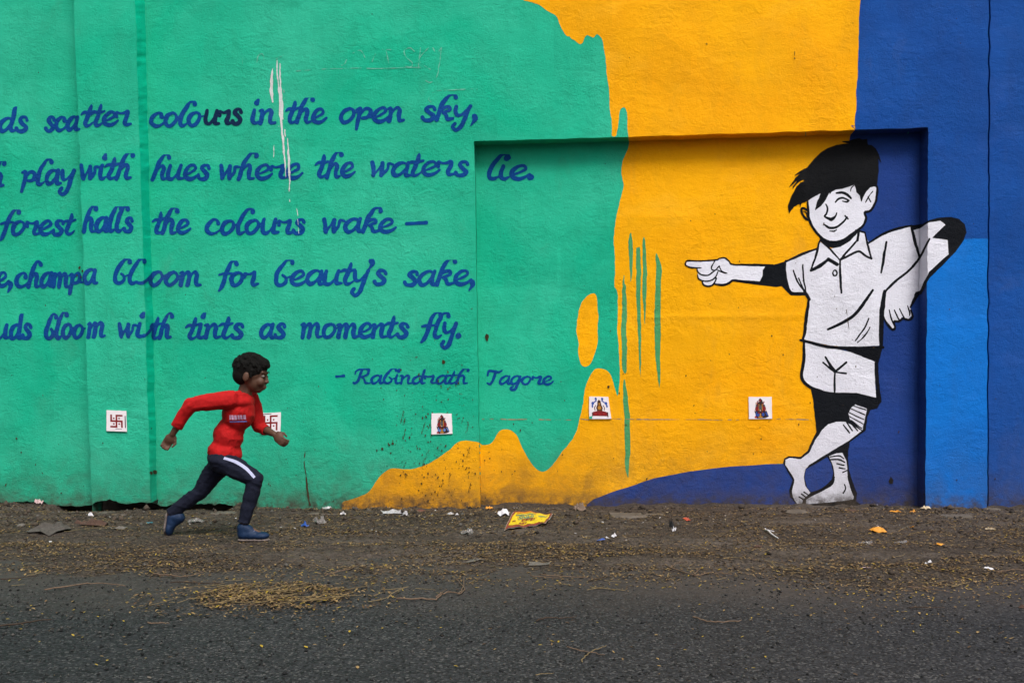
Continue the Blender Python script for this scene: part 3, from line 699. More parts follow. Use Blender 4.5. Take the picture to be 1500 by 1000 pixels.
for p, wd in (([(130, 165), (230, 120), (358, 68)], 14), ([(378, 5), (350, 110), (315, 228)], 13), ([(378, 5), (450, 70), (525, 152)], 11),
              ([(650, 10), (590, 85), (525, 152)], 12), ([(640, -60), (655, -58)], 12), ([(660, -60), (652, 12)], 14), ([(655, -60), (705, -47)], 11), ([(705, -45), (730, 50), (760, 145)], 12), ([(760, 145), (712, 120), (665, 92), (600, 120), (530, 152)], 12),
              ([(527, 150), (530, 300), (537, 395)], 14), ([(735, 28), (830, -32), (940, -75), (1050, -98)], 13), ([(1050, -95), (1070, 10), (1108, 132)], 17), ([(1178, 0), (1112, 132), (1030, 230), (930, 310), (865, 378), (856, 450)], 13),
              ([(857, 380), (840, 500), (833, 600), (828, 700), (830, 792)], 26), ([(240, 740), (330, 762), (450, 790), (620, 800), (845, 792)], 17), ([(300, 440), (282, 570), (258, 740)], 18),
              ([(128, 160), (126, 250), (142, 335), (174, 394), (272, 394)], 13), ([(270, 385), (302, 442)], 17), ([(255, 190), (262, 300), (278, 395)], 10), ([(185, 230), (215, 310), (270, 385)], 9), ([(225, 285), (260, 370)], 8),
              ([(862, 20), (845, 150), (828, 245)], 15), ([(768, 375), (720, 450), (640, 550), (560, 605), (435, 660)], 17), ([(740, 580), (700, 660), (640, 745)], 9), ([(745, 645), (710, 705), (655, 760)], 8),
              ([(892, 518), (905, 580), (932, 640)], 9), ([(850, 570), (875, 622), (914, 662), (934, 650), (926, 604), (960, 602), (990, 582), (1035, 590), (1060, 568), (1048, 518)], 11), ([(930, 520), (962, 592)], 8), ([(967, 510), (1000, 575)], 8), ([(1025, 487), (1040, 540), (1038, 560)], 8),
              ([(1182, 272), (1120, 388), (1085, 396), (1075, 440), (1045, 497)], 13),
              ([(420, 865), (460, 930), (500, 970)], 15), ([(403, 905), (490, 975)], 10), ([(505, 962), (575, 905)], 13), ([(500, 975), (575, 985)], 10), ([(492, 965), (490, 1060), (490, 1120)], 12)):
    st(h6, p, wd)
st(h6, [(316, 230), (380, 195), (440, 147)], 20); st(h6, [(440, 147), (505, 185)], 20); st(h6, [(478, 235), (492, 228), (505, 245), (500, 266), (482, 268), (475, 250), (478, 235)], 8)
for p, wd in (([(268, -255), (262, -120), (250, 15), (312, 85), (400, 114)], 18), ([(800, -200), (797, 0), (822, 190)], 22), ([(280, 945), (560, 922), (640, 905), (630, 860), (598, 780), (583, 690)], 12),
              ([(618, 214), (716, 250)], 6), ([(602, 236), (712, 286)], 6), ([(594, 266), (706, 320)], 6), ([(598, 294), (700, 352)], 6), ([(610, 322), (692, 385)], 6), ([(555, 360), (600, 415)], 8), ([(580, 340), (620, 400)], 8), ([(612, 345), (660, 400)], 7),
              ([(455, 592), (520, 584), (555, 604)], 8), ([(458, 612), (520, 612), (562, 632)], 9), ([(505, 642), (555, 654)], 8), ([(520, 672), (562, 680)], 8), ([(545, 706), (575, 692)], 8), ([(560, 795), (570, 825), (555, 858)], 9),
              ([(225, 885), (256, 905)], 7), ([(245, 865), (272, 886)], 7), ([(262, 850), (290, 870)], 7), ([(256, 945), (262, 915), (300, 882), (400, 832), (470, 792), (486, 740)], 10)):
    st(h7, p, wd)
for p, wd in (([(40, 200), (60, 180), (200, 183), (400, 172), (450, 152), (510, 148), (560, 190), (620, 230), (900, 228), (1100, 232)], 15), ([(40, 200), (34, 218), (50, 240), (110, 263), (230, 268)], 14), ([(182, 275), (188, 312), (230, 350), (310, 362), (370, 325), (402, 300)], 14),
              ([(187, 350), (200, 400), (260, 430), (340, 430), (400, 390), (432, 318)], 13), ([(240, 432), (262, 480), (320, 496), (380, 470), (415, 400)], 15), ([(400, 474), (490, 480), (560, 455), (612, 418), (700, 425), (900, 452)], 20),
              ([(390, 178), (358, 250), (360, 290), (402, 300), (445, 250)], 13), ([(447, 245), (480, 312), (540, 335)], 12), ([(430, 300), (470, 318), (520, 336)], 14), ([(1353, 295), (1400, 420), (1480, 550)], 12), ([(1470, 228), (1478, 400), (1495, 520)], 14)):
    st(ha, p, wd, 8.3333)
ln.F[np.where(ln.F < -2.4)] = -2.5
ln.build('black_linework', 6, M['black'], boy, 0.2)
hr = Field(1145, 195, 1300, 330, 0.6)
hr.poly(h5([(155, 672), (148, 605), (165, 555), (182, 512), (205, 470), (240, 435), (272, 424), (262, 412), (225, 432), (200, 458), (175, 496), (182, 466), (215, 422), (245, 397), (205, 428), (150, 478), (175, 438), (200, 402), (238, 368), (190, 388), (225, 355), (285, 325),
            (330, 275), (380, 225), (440, 185), (500, 160), (560, 150), (605, 153), (545, 140), (543, 131), (590, 132), (620, 120), (665, 112), (690, 122), (726, 116), (732, 160), (762, 165), (792, 192), (815, 232), (830, 297), (806, 262), (813, 330), (809, 400), (801, 466),
            (762, 466), (722, 506), (700, 545), (686, 582), (675, 532), (650, 507), (634, 450), (600, 464), (540, 484), (498, 490), (462, 508), (452, 526), (448, 512), (420, 568), (380, 612), (343, 640), (347, 600), (372, 552), (382, 518), (330, 545), (280, 573), (245, 585),
            (235, 620), (230, 592), (195, 610), (172, 640)]))
hr.build('painted_hair', 7, M['hair'], boy, 0.2)
f = Field(1170, 240, 1260, 300, 0.5)

# ---- specks, chips, holes and stains on the wall
polys = []
def fleck(x, y, r, el=1.0, ang=0.0):
    n = random.randint(5, 8); ph = random.random() * 6; p = []
    for i in range(n):
        a = ph - i * 2 * math.pi / n; q = r * random.uniform(.55, 1.25)
        u, v = q * math.cos(a), q * math.sin(a) * el
        p.append((x + u * math.cos(ang) - v * math.sin(ang), y + u * math.sin(ang) + v * math.cos(ang)))
    c = sum(a[0] for a in p) / n, sum(a[1] for a in p) / n
    return [[p[i], p[(i + 1) % n], c][::1] for i in range(n)]
for i in range(330):
    k = random.random()
    if k < .45: x, y = random.gauss(640, 34), random.gauss(610, 52)
    elif k < .75: x, y = random.gauss(650, 50), random.uniform(655, 740)
    else: x, y = random.uniform(0, 1480), random.triangular(300, 740, 720)
    if y > 738 or y < 5: continue
    polys += fleck(x, y, random.choice((.5, .6, .8, 1.1)), random.uniform(1, 2.4), random.uniform(-.2, .5))
for i in range(14):
    x, y = random.uniform(575, 690), random.uniform(600, 735); L_ = random.uniform(4, 16)
    for k in range(int(L_)): polys += fleck(x - k * .35 + random.gauss(0, .6), y + k * 1.2, random.uniform(.3, .8), 1.7)
for x, y, r in ((650, 530, 3.2), (713, 493, 3.4), (714, 497, 2.0), (228, 692, 3.4), (222, 693, 2.2), (117, 392, 2.0), (121, 397, 1.6), (113, 403, 1.4), (119, 405, 1.2), (1164, 86, 1.3), (1036, 64, 1.4), (1131, 492, 1.2), (1147, 520, 1.2), (1068, 518, 1.0), (891, 567, 1.7), (907, 576, 1.2), (1012, 323, .9),
                (594, 645, 1.5), (570, 652, 1.6), (575, 650, 2), (560, 657, 1.8), (552, 659, 1.6), (572, 664, 1.4), (917, 622, 1.3), (1280, 509, 1.0), (1226, 452, 1.0), (90, 722, 1.6), (1198, 552, .9), (671, 561, 1.3)):
    polys += fleck(x, y, r, 1.2)
wall_mesh('stain_specks', [p[::-1] for p in polys], 9, M['stain'], wall)['kind'] = 'stuff'
f = Field(445, 655, 466, 745, .6); f.stroke([(447, 660, .3), (446, 675, .4), (448, 690, .7), (449, 706, .8), (451, 720, 1.3), (454, 740, 1.0)]); f.build('damp_streak', 8, M['stain'], wall, .5)
f = Field(1235, 445, 1250, 492, .5); f.stroke([(1240, 454, .5), (1242, 470, .7), (1243.5, 487, .4)]); f.build('brown_scrape', 8, M['stain'], wall, .5)
f = Field(1158, 70, 1170, 95, .5); f.stroke([(1164, 75, .7), (1163.5, 92, .5)]); f.build('dark_scrape', 8, M['stain'], wall, .5)
f = Field(1298, 695, 1315, 712, .5); f.poly([(1302, 704), (1305.5, 698), (1309, 703), (1308, 708), (1304, 708)]); f.build('wall_hole', 5, M['hole'], wall, .3)
f = Field(700, 608, 1345, 622, .6)
for a, b in ((707, 840), (850, 862), (896, 1095), (1132, 1190)): f.stroke([(a, 613.5, .2), ((a + b) / 2, 614, .38), (b, 615, .2)])
f.build('plaster_joint', 3, M['joint'], wall, .6)['label'] = 'thin pale horizontal joint across the niche'

# ------------------------------------------------------------------ picture tiles fixed to the wall
M['tile'] = simple('white_tile_glaze', (0.78, 0.72, 0.76), 0.35, 0.08, 20, 0.1, 0.001, 0.5)
def flat(name, c, rough=.45): return simple(name, c, rough, .15, 40, .1, .001)
TM = {k: flat('tile_' + k, c) for k, c in dict(maroon=(.20, .008, .012), black=(.01, .01, .012), blue=(.02, .07, .34), skyblue=(.10, .2, .5), brown=(.10, .035, .012), gold=(.45, .20, .02), red=(.35, .012, .012),
                                               pink=(.75, .5, .5), green=(.03, .4, .25), grey=(.07, .08, .09), dark=(.03, .012, .012)).items()}
def tile(corners, depth, label, shapes):
    """corners in photo units, clockwise from top left; shapes in 0..1 tile space, y down"""
    cx = sum(c[0] for c in corners) / 4; cy = sum(c[1] for c in corners) / 4
    base = W(cx, corners[2][1], depth - 0.004)
    t = empty('picture_tile', base, label, 'wall tile', 'small picture tiles fixed along the wall')
    def at(u, v, y):
        a, b, c, d = corners
        x_ = (a[0] * (1 - u) + b[0] * u) * (1 - v) + (d[0] * (1 - u) + c[0] * u) * v
        y_ = (a[1] * (1 - u) + b[1] * u) * (1 - v) + (d[1] * (1 - u) + c[1] * u) * v
        return W(x_, y_, y)
    n = 6; ring = []
    for (u0, v0), (u1, v1) in (((0, 0), (1, 0)), ((1, 0), (1, 1)), ((1, 1), (0, 1)), ((0, 1), (0, 0))):
        for i in range(n):
            k = i / n; jj = random.uniform(-.008, .008) if i else 0
            ring.append((u0 + (u1 - u0) * k + (jj if u0 == u1 else 0), v0 + (v1 - v0) * k + (jj if v0 == v1 else 0)))
    N = len(ring); V = [at(u, v, depth - .012) for u, v in ring] + [at(u, v, depth + .01) for u, v in ring]
    F = [tuple(range(N))[::-1], tuple(range(N, 2 * N))] + [(i, (i + 1) % N, N + (i + 1) % N, N + i) for i in range(N)]
    pydata('tile_body', V, F, M['tile'], t)
    for k, (mat, prims) in enumerate(shapes):
        V = []; F = []
        for j, p in enumerate(prims):
            if p[0] == 'e':
                _, cx_, cy_, rx, ry = p; m = 10; pts = [(cx_ + rx * math.cos(a), cy_ + ry * math.sin(a)) for a in [2 * math.pi * i / m for i in range(m)]]
            elif p[0] == 's':
                _, xa, ya, xb, yb_, wd = p; dx, dy = xb - xa, yb_ - ya; L_ = math.hypot(dx, dy); nx, ny = -dy / L_ * wd / 2, dx / L_ * wd / 2; ex, ey = dx / L_ * wd / 2, dy / L_ * wd / 2
                pts = [(xa - ex + nx, ya - ey + ny), (xb + ex + nx, yb_ + ey + ny), (xb + ex - nx, yb_ + ey - ny), (xa - ex - nx, ya - ey - ny)]
            else: pts = p[1]
            y = depth - .0124 - .00035 * k - .00004 * j
            o = len(V); V += [at(u, v, y) for u, v in pts]; F.append(tuple(range(o, o + len(pts))))
        pydata('printed_motif', V, F, TM[mat], t)
    return t
def sw(x0, y0, x1, y1, cut=False):
    w_ = .085; xm, ym = (x0 + x1) / 2, (y0 + y1) / 2
    s_ = [('s', xm, y0, xm, y1, w_), ('s', x0, ym, x1, ym, w_), ('s', xm, y0, x1, y0, w_), ('s', x1, ym, x1, y1, w_), ('s', x0, y1, xm, y1, w_), ('s', x0, y0, x0, ym, w_)]
    d = (x1 - x0) * .25
    return s_ + [('e', xm + a * d, ym + b * d, .042, .042) for a in (-1, 1) for b in (-1, 1)]
tile([(156, 600.5), (185, 601.5), (186, 632), (156, 631)], PIL, 'white tile with red auspicious cross symbol on the left pilaster', [
    ('maroon', sw(.23, .24, .76, .78)), ('dark', [('s', .93, .27, .93, .80, .045), ('s', .45, .885, .75, .885, .02)])])
tile([(381.5, 605), (411.5, 603.5), (411, 634), (381.5, 634.5)], 0.0, 'white tile with red auspicious cross symbol beside the running boy', [
    ('maroon', sw(.20, .17, .80, .82)), ('grey', [('s', .14, .06, .52, .05, .035)])])
def deity(bl):
    return [('dark', [('p', [(.34, .98), (.24, .62), (.36, .40), (.44, .12), (.5, .06), (.58, .14), (.66, .36), (.76, .60), (.86, .9), (.7, .97)])]),
            ('maroon', [('e', .36, .52, .08, .12), ('e', .66, .52, .08, .12), ('e', .5, .16, .04, .06), ('s', .36, .38, .38, .2, .04), ('s', .62, .36, .66, .22, .04)]),
            ('gold', [('s', .44, .62, .44, .34, .03), ('s', .58, .62, .58, .34, .03), ('e', .5, .92, .10, .04), ('e', .32, .3, .02, .05), ('e', .5, .82, .035, .08)]),
            (bl, [('e', .40, .82, .06, .07), ('e', .62, .80, .06, .08), ('s', .30, .90, .34, .70, .04), ('s', .8, .84, .74, .72, .05)]),
            ('grey', [('e', .5, .48, .07, .12), ('e', .33, .4, .03, .06), ('e', .68, .4, .03, .05)]),
            ('pink', [('e', .27, .62, .03, .03), ('e', .74, .62, .03, .03), ('e', .5, .62, .03, .02), ('s', .42, .24, .46, .2, .02)]),
            ('red', [('e', .3, .92, .05, .04), ('e', .44, .72, .03, .03), ('e', .58, .7, .02, .03)])]
tile([(632, 605), (661.5, 605.5), (663, 635), (632, 636)], 0.0, 'white tile with a dim many-armed deity print on green paint', deity('skyblue'))
tile([(863, 580.5), (891, 581), (895.5, 613), (863, 613.5)], NICHE, 'white chipped tile with a seated deity and two blue elephants on orange paint', [
    ('brown', [('p', [(.38, .66), (.34, .5), (.40, .36), (.42, .2), (.5, .13), (.58, .2), (.60, .36), (.66, .5), (.62, .66)]), ('s', .28, .6, .26, .5, .04), ('s', .26, .5, .31, .4, .04), ('s', .72, .6, .74, .5, .04), ('s', .74, .5, .69, .4, .04)]),
    ('maroon', [('p', [(.14, .74), (.2, .68), (.38, .64), (.62, .64), (.8, .68), (.88, .74), (.86, .88), (.16, .86)])]),
    ('gold', [('e', .5, .5, .08, .09), ('e', .5, .33, .035, .06)]),
    ('blue', [('e', .18, .3, .07, .07), ('e', .16, .42, .04, .08), ('e', .34, .1, .06, .06), ('s', .24, .26, .36, .18, .05), ('e', .84, .3, .07, .07), ('e', .87, .42, .04, .08), ('e', .67, .1, .06, .06), ('s', .76, .26, .65, .18, .05)]),
    ('red', [('e', .3, .78, .07, .03), ('e', .7, .78, .07, .03), ('e', .5, .8, .08, .03)]), ('green', [('p', [(.0, .98), (.0, .9), (.14, .86), (.14, .98)])]),
    ('dark', [('s', .15, .72, .16, .86, .03), ('s', .87, .72, .86, .9, .04), ('e', .5, .24, .05, .04)])])
tile([(1096.5, 581), (1130.5, 581), (1131, 613), (1097, 613.5)], NICHE, 'clean white tile with a bright many-armed deity print on orange paint', deity('blue'))

# ------------------------------------------------------------------ ground
def G(px, py, z=0.0):
    d = (EYE - z) * FPX / (py - HOR); return ((px - 750.0) * d / FPX, d - D)
def verge_edge(x):
    return -2.72 + 0.26 * vn(x * 0.55, x * 0, 41) + 0.20 * vn(x * 1.9, x * 0, 42) + 0.09 * vn(x * 6, x * 0, 43)
PX, PY = G(405, 873)
def gh(x, y):
    x = np.asarray(x, float); y = np.asarray(y, float)
    s_ = y - verge_edge(x)
    h = -0.020 + 0.030 * sst((s_ + 0.10) / 0.55)
    k = sst((s_ + 0.1) / 0.5)
    h = h + k * (0.012 * vn(x * 1.6, y * 3.2, 44) + 0.009 * vn(x * 6, y * 9, 45) + 0.007 * vn(x * 17, y * 21, 46) + 0.0045 * vn(x * 45, y * 50, 47))
    h = h + 0.016 * np.exp(-((x - PX) / 0.30) ** 2 - ((y - PY) / 0.20) ** 2) * (1 + .4 * vn(x * 9, y * 9, 48)) * 1.6
    h = h - 0.034 * sst((y + .34) / .30) * (x > -1.9) + 0.009 * sst((y + .30) / .30) * (1 + 1.3 * vn(x * 3, y * 3, 49) + .8 * vn(x * 11, y * 11, 50)) * (x > -1.9)
    tr = sst((y + 0.34) / 0.06) * sst((x + 3.36) / .15) * sst((-1.98 - x) / .1)
    return h * (1 - tr) + tr * (-0.13)
gx = np.concatenate([np.arange(-16, -4.4, 0.4), np.arange(-4.4, 4.4, 0.022), np.arange(4.4, 16, 0.4)])
gy = np.arange(-3.6, 0.26, 0.022)
X_, Y_ = np.meshgrid(gx, gy); Z_ = gh(X_, Y_)
V = np.stack([X_.ravel(), Y_.ravel(), Z_.ravel()], 1); nx = len(gx); ny = len(gy)
I, J = np.meshgrid(np.arange(nx - 1), np.arange(ny - 1)); b0 = (J * nx + I).ravel()
F = np.stack([b0, b0 + 1, b0 + nx + 1, b0 + nx], 1)
def npmesh(name, V, F, mat, parent=None, smooth=False, mi=None):
    me = bpy.data.meshes.new(name); k = F.shape[1]
    me.vertices.add(len(V)); me.vertices.foreach_set('co', np.asarray(V, np.float32).ravel())
    me.loops.add(F.size); me.loops.foreach_set('vertex_index', F.ravel().astype(np.int32))
    me.polygons.add(len(F)); me.polygons.foreach_set('loop_start', np.arange(0, F.size, k, dtype=np.int32))
    if mi is not None: me.polygons.foreach_set('material_index', mi.astype(np.int32))
    me.update(calc_edges=True)
    if smooth: me.polygons.foreach_set('use_smooth', np.ones(len(F), bool))
    return link(name, me, mat, parent)
tag(npmesh('dirt_verge', V, F, M['dirt'], smooth=True), kind='structure')
# road: one sheet, and the wider ground beneath everything
rx = np.concatenate([np.arange(-60, -5, 2.5), np.arange(-5, 5.01, 0.1), np.arange(7.5, 61, 2.5)]); ry = np.concatenate([np.arange(-24, -5, 1.0), np.arange(-5, -2.0, 0.1)])
X_, Y_ = np.meshgrid(rx, ry); Z_ = 0.004 * vn(X_ * .7, Y_ * .7, 51) * (Y_ > -6)
nx = len(rx); ny = len(ry); I, J = np.meshgrid(np.arange(nx - 1), np.arange(ny - 1)); b0 = (J * nx + I).ravel()
tag(npmesh('road', np.stack([X_.ravel(), Y_.ravel(), Z_.ravel()], 1), np.stack([b0, b0 + 1, b0 + nx + 1, b0 + nx], 1), M['asphalt'], smooth=True), kind='structure')
tag(pydata('ground', [(-150, -150, -.3), (150, -150, -.3), (150, 150, -.3), (-150, 150, -.3)], [(0, 1, 2, 3)], M['ground']), kind='structure')
def gz(x, y): return max(float(gh(np.array([x]), np.array([y]))[0]), 0.0 if y < -2.1 else -1)

# old concrete kerb slabs, half buried in front of the wall
def slab(px0, px1, py0, py1, z, label):
    xa, ya = G(px0, py1, z); xb, _ = G(px1, py1, z); _, yb_ = G(px0, py0, z)
    n = max(6, int((xb - xa) / .05)); V = []; F = []
    for i in range(n + 1):
        x = xa + (xb - xa) * i / n; e = .012 * vn(np.array([x * 9]), np.array([0.]), 61)[0]; e2 = .02 * vn(np.array([x * 5]), np.array([3.]), 62)[0]; dz = .004 * vn(np.array([x * 6]), np.array([7.]), 63)[0]
        V += [(x, ya + e, z - .1), (x, ya + e, z - .012 + dz), (x, ya + .012 + e, z + dz), (x, yb_ + e2, z + dz), (x, yb_ + e2, z - .1)]
    for i in range(n):
        for k in range(4): a = i * 5 + k; F.append((a, a + 5, a + 6, a + 1))
    F += [(0, 1, 2, 3, 4), tuple(n * 5 + k for k in (4, 3, 2, 1, 0))]
    o = pydata('kerb_slab', V, F, M['concrete'])
    return tag(o, label, 'kerb', 'half-buried concrete kerb slabs along the wall')
slab(60, 342, 748.5, 753, .006, 'long dirty concrete kerb slab in front of the broken wall base at left')
slab(448, 525, 750, 753, .010, 'short dirty concrete kerb slab below the start of the orange paint')
slab(896, 1108, 751, 756.5, .014, 'worn concrete kerb slab below the navy wedge, mid right')
slab(1190, 1425, 752, 755, .010, 'thin concrete kerb slab below the light blue pilaster')

# ------------------------------------------------------------------ litter that nobody could count
def leafmats():
    cs = [('straw', (.30, .20, .085)), ('tan', (.19, .12, .055)), ('brown', (.085, .050, .026)), ('dark', (.022, .014, .010)), ('yellow', (.38, .26, .03)), ('grey', (.14, .12, .10))]
    return [simple('leaf_' + n, c, .85, .3, 60, .2, .001) for n, c in cs]
LM = leafmats()
def flakes(name, P, size, prob, seed, lift=.003, long=2.6):
    r = np.random.default_rng(seed); n = len(P)
    a = r.uniform(0, np.pi * 2, n); L_ = size * r.uniform(.5, 1.4, n); Wd = L_ / r.uniform(long * .6, long * 1.4, n)
    z = np.maximum(gh(P[:, 0], P[:, 1]), np.where(P[:, 1] < -2.1, 0, -1)) + lift + r.uniform(0, .004, n)
    c, s_ = np.cos(a), np.sin(a); tl = r.uniform(-.35, .35, n); cu = r.uniform(.0, .5, n)
    V = np.zeros((n, 6, 3))
    for k, (u, v, q) in enumerate(((-1, 0, .0), (-.2, -1, 1), (.5, -.7, 1), (1, 0, .2), (.4, .8, 1), (-.3, .9, 1))):
        uu = u * L_ / 2; vv = v * Wd / 2
        V[:, k, 0] = P[:, 0] + uu * c - vv * s_; V[:, k, 1] = P[:, 1] + uu * s_ + vv * c; V[:, k, 2] = z + uu * tl + q * cu * Wd * .5
    base = np.arange(n)[:, None] * 6
    F = np.concatenate([base + np.array([0, 1, 2, 3]), base + np.array([0, 3, 4, 5])])
    m = r.choice(len(LM), n, p=prob); mi = np.concatenate([m, m])
    o = npmesh(name, V.reshape(-1, 3), F, LM, None, False, mi); return o
def scatter(n, x0, x1, y0, y1, dens, seed):
    r = np.random.default_rng(seed); P = np.stack([r.uniform(x0, x1, n), r.uniform(y0, y1, n)], 1)
    return P[r.uniform(0, 1, n) < dens(P[:, 0], P[:, 1])]
def dn_verge(x, y):
    s_ = y - verge_edge(x)
    a = .5 + .5 * vn(x * 1.1, y * 4.5, 71) + .35 * vn(x * 4, y * 10, 72)
    band = np.exp(-((s_ - .75 - .25 * vn(x * .8, x * 0, 73)) / .55) ** 2)
    return np.clip((.30 + .80 * band) * np.clip(a * 1.25 - .12, 0.04, 1.3), 0, 1) * sst((s_ + .05) / .15) * (y < -.03)
P = scatter(260000, -4.6, 4.6, -3.2, 0.0, dn_verge, 1)
tag(flakes('leaf_litter', P, .0165, [.20, .28, .27, .18, .02, .05], 2), 'carpet of small dry brown and straw leaflets on the verge', 'leaf litter', kind='stuff')
def dn_pile(x, y):
    q = np.hypot((x - PX) / .36, (y - PY) / .27) + .18 * vn(x * 6, y * 6, 76)
    return np.clip(sst((1.1 - q) / .25) * (.45 + .5 * vn(x * 9, y * 12, 78)) + .06 * (q < 1.6), 0, 1)
P = scatter(26000, PX - .7, PX + .7, PY - .5, PY + .5, dn_pile, 3)
tag(flakes('swept_leaf_pile', P, .019, [.18, .32, .28, .15, .06, .01], 4, .006), 'swept pile of yellowish dry leaves and stalks at the road edge', 'leaf pile', kind='stuff')
def dn_road(x, y):
    s_ = verge_edge(x) - y
    return np.clip(np.exp(-np.clip(s_, 0, 9) / .34) * (.8 + 1.3 * vn(x * 2, y * 3, 75)) + .020, 0, 1) * (y < -2.3)
P = scatter(16000, -3.6, 3.6, -4.5, -2.4, dn_road, 5)
tag(flakes('road_leaflets', P, .014, [.24, .24, .18, .12, .18, .04], 6, .002, 2.2), 'scattered yellow leaflets on the dark asphalt', 'leaflets', kind='stuff')
def pebbles(name, P, size, mats, seed):
    r = np.random.default_rng(seed); n = len(P)
    oct_ = np.array([(1, 0, 0), (0, 1, 0), (-1, 0, 0), (0, -1, 0), (0, 0, .75), (0, 0, -.5)]); tri = np.array([(0, 1, 4), (1, 2, 4), (2, 3, 4), (3, 0, 4), (1, 0, 5), (2, 1, 5), (3, 2, 5), (0, 3, 5)])
    s_ = size * (.35 + r.pareto(3.0, n)).clip(.3, 3); z = np.maximum(gh(P[:, 0], P[:, 1]), np.where(P[:, 1] < -2.1, 0, -1))
    J_ = r.uniform(.55, 1.3, (n, 6, 3)); V = oct_[None] * J_ * s_[:, None, None]
    a = r.uniform(0, 6.28, n); c, q = np.cos(a)[:, None], np.sin(a)[:, None]; x = V[:, :, 0] * c - V[:, :, 1] * q; y = V[:, :, 0] * q + V[:, :, 1] * c
    V = np.stack([x + P[:, 0:1], y + P[:, 1:2], V[:, :, 2] + z[:, None] + s_[:, None] * .25], 2)
    F = (np.arange(n)[:, None, None] * 6 + tri[None]).reshape(-1, 3); mi = np.repeat(r.integers(0, len(mats), n), 8)
    return npmesh(name, V.reshape(-1, 3), F, mats, None, False, mi)
PM = [simple('pebble_brown', (.058, .044, .034), .95, .4, 50), simple('pebble_grey', (.10, .092, .082), .95, .4, 50), simple('clod_dark', (.026, .020, .016), .95, .4, 50), simple('clod_mid', (.075, .056, .042), .95, .3, 50)]
P = scatter(26000, -4.6, 4.6, -3.0, 0.0, lambda x, y: sst((y - verge_edge(x)) / .2) * (.25 + .75 * sst((y + 1.6) / 1.2)) * np.clip(.55 + .6 * vn(x * 3, y * 6, 77), .05, 1), 8)
tag(pebbles('verge_gravel', P, .0062, PM, 9), 'loose gravel and soil crumbs on the dirt verge', 'gravel', kind='stuff')
RM = [simple('chip_dark', (.010, .010, .011), .8, .4, 60), simple('chip_mid', (.028, .0275, .027), .8, .4, 60), simple('chip_light', (.07, .067, .062), .8, .3, 60)]
P = scatter(34000, -3.2, 3.2, -4.5, -2.6, lambda x, y: np.clip(.5 + .4 * vn(x * 2, y * 2, 79), 0.1, 1), 10)
tag(pebbles('asphalt_chippings', P, .0030, RM, 11), 'small stone chippings standing proud of the asphalt', 'chippings', kind='stuff')

WM = [simple('fleck_white', (.5, .48, .5), .7, .3, 50), simple('fleck_grey', (.22, .21, .2), .8, .3, 50), simple('fleck_cream', (.35, .28, .18), .8, .3, 50)]
P = scatter(1500, -4.2, 4.2, -1.9, -.02, lambda x, y: sst((y + 2.0) / 1.6) * np.clip(.3 + .9 * vn(x * 1.7, y * 3, 84), .04, 1), 14)
_LM = LM; LM = WM
tag(flakes('paper_crumbs', P, .017, [.34, .38, .28], 15, .005, 1.7), 'tiny pale crumbs of paper and plastic trodden into the verge', 'litter crumbs', kind='stuff')
LM = _LM
P = scatter(2600, -4.4, 4.4, -1.4, -.01, lambda x, y: np.exp(y / .5), 16)
tag(pebbles('soil_clods', P, .011, PM[:1] + PM[3:], 17), 'crumbly dark soil clods heaped along the wall foot', 'soil clods', kind='stuff')

# ------------------------------------------------------------------ twigs
def tube(pts, rad, seg=6):
    V = []; F = []
    for i, p in enumerate(pts):
        a = Vector(pts[max(0, i - 1)]); b = Vector(pts[min(len(pts) - 1, i + 1)]); t = (b - a).normalized()
        u = t.cross(Vector((0, 0, 1))); u = u.normalized() if u.length > .01 else Vector((1, 0, 0)); v = u.cross(t)
        r = rad * (1 - .55 * i / (len(pts) - 1))
        for k in range(seg):
            an = 2 * math.pi * k / seg; V.append(tuple(Vector(p) + u * r * math.cos(an) + v * r * math.sin(an)))
    for i in range(len(pts) - 1):
        for k in range(seg): F.append((i * seg + k, i * seg + (k + 1) % seg, (i + 1) * seg + (k + 1) % seg, (i + 1) * seg + k))
    F += [tuple(range(seg))[::-1], tuple((len(pts) - 1) * seg + k for k in range(seg))]
    return V, F
M['twig'] = simple('dry_twig', (.16, .105, .07), .85, .3, 60, .5, .001); M['twigdark'] = simple('dark_twig', (.050, .032, .022), .85, .3, 60, .5, .001)
M['stalk'] = simple('straw_stalk', (.20, .145, .07), .8, .3, 60, .3, .001)
def twig(branches, rad, mat, label):
    V = []; F = []
    for bi, br in enumerate(branches):
        q = catmull([(p[0], p[1], 0) for p in br], 4); pts = []
        for p in q:
            x, y = G(p[0], p[1]); j_ = rad * 1.1; pts.append((x + random.uniform(-j_, j_), y + random.uniform(-j_, j_) * 2, gz(x, y) + rad * (1.3 + .8 * bi) + .002 + random.uniform(0, j_)))
        v, f_ = tube(pts, rad * (.85 if bi == 0 else .6)); o = len(V); V += v; F += [tuple(i + o for i in a) for a in f_]
    return tag(pydata('twig', V, F, mat, smooth=True), label, 'twig', 'dry twigs lying on the road and verge')
twig([[(65, 866), (95, 862), (120, 858), (150, 857), (185, 860)]], .0042, M['twig'], 'pale curved twig on the asphalt at far left, left of the leaf pile')
twig([[(-20, 922), (20, 918), (50, 914), (75, 911)]], .005, M['twigdark'], 'dark straight twig at the left edge, nearest the camera')
twig([[(215, 915), (232, 915), (250, 915.5)]], .0035, M['twig'], 'short reddish stick on bare asphalt below left of the leaf pile')
twig([[(475, 845), (495, 839), (515, 835), (528, 827)]], .0035, M['twig'], 'thin pale twig above right of the leaf pile')
twig([[(580, 880), (610, 880), (638, 880), (648, 873), (662, 870), (676, 872), (680, 863), (670, 853), (665, 850)], [(672, 874), (678, 862), (681, 845)], [(640, 879), (655, 868)]], .0045, M['twig'], 'long hooked branching twig on the asphalt, centre left')
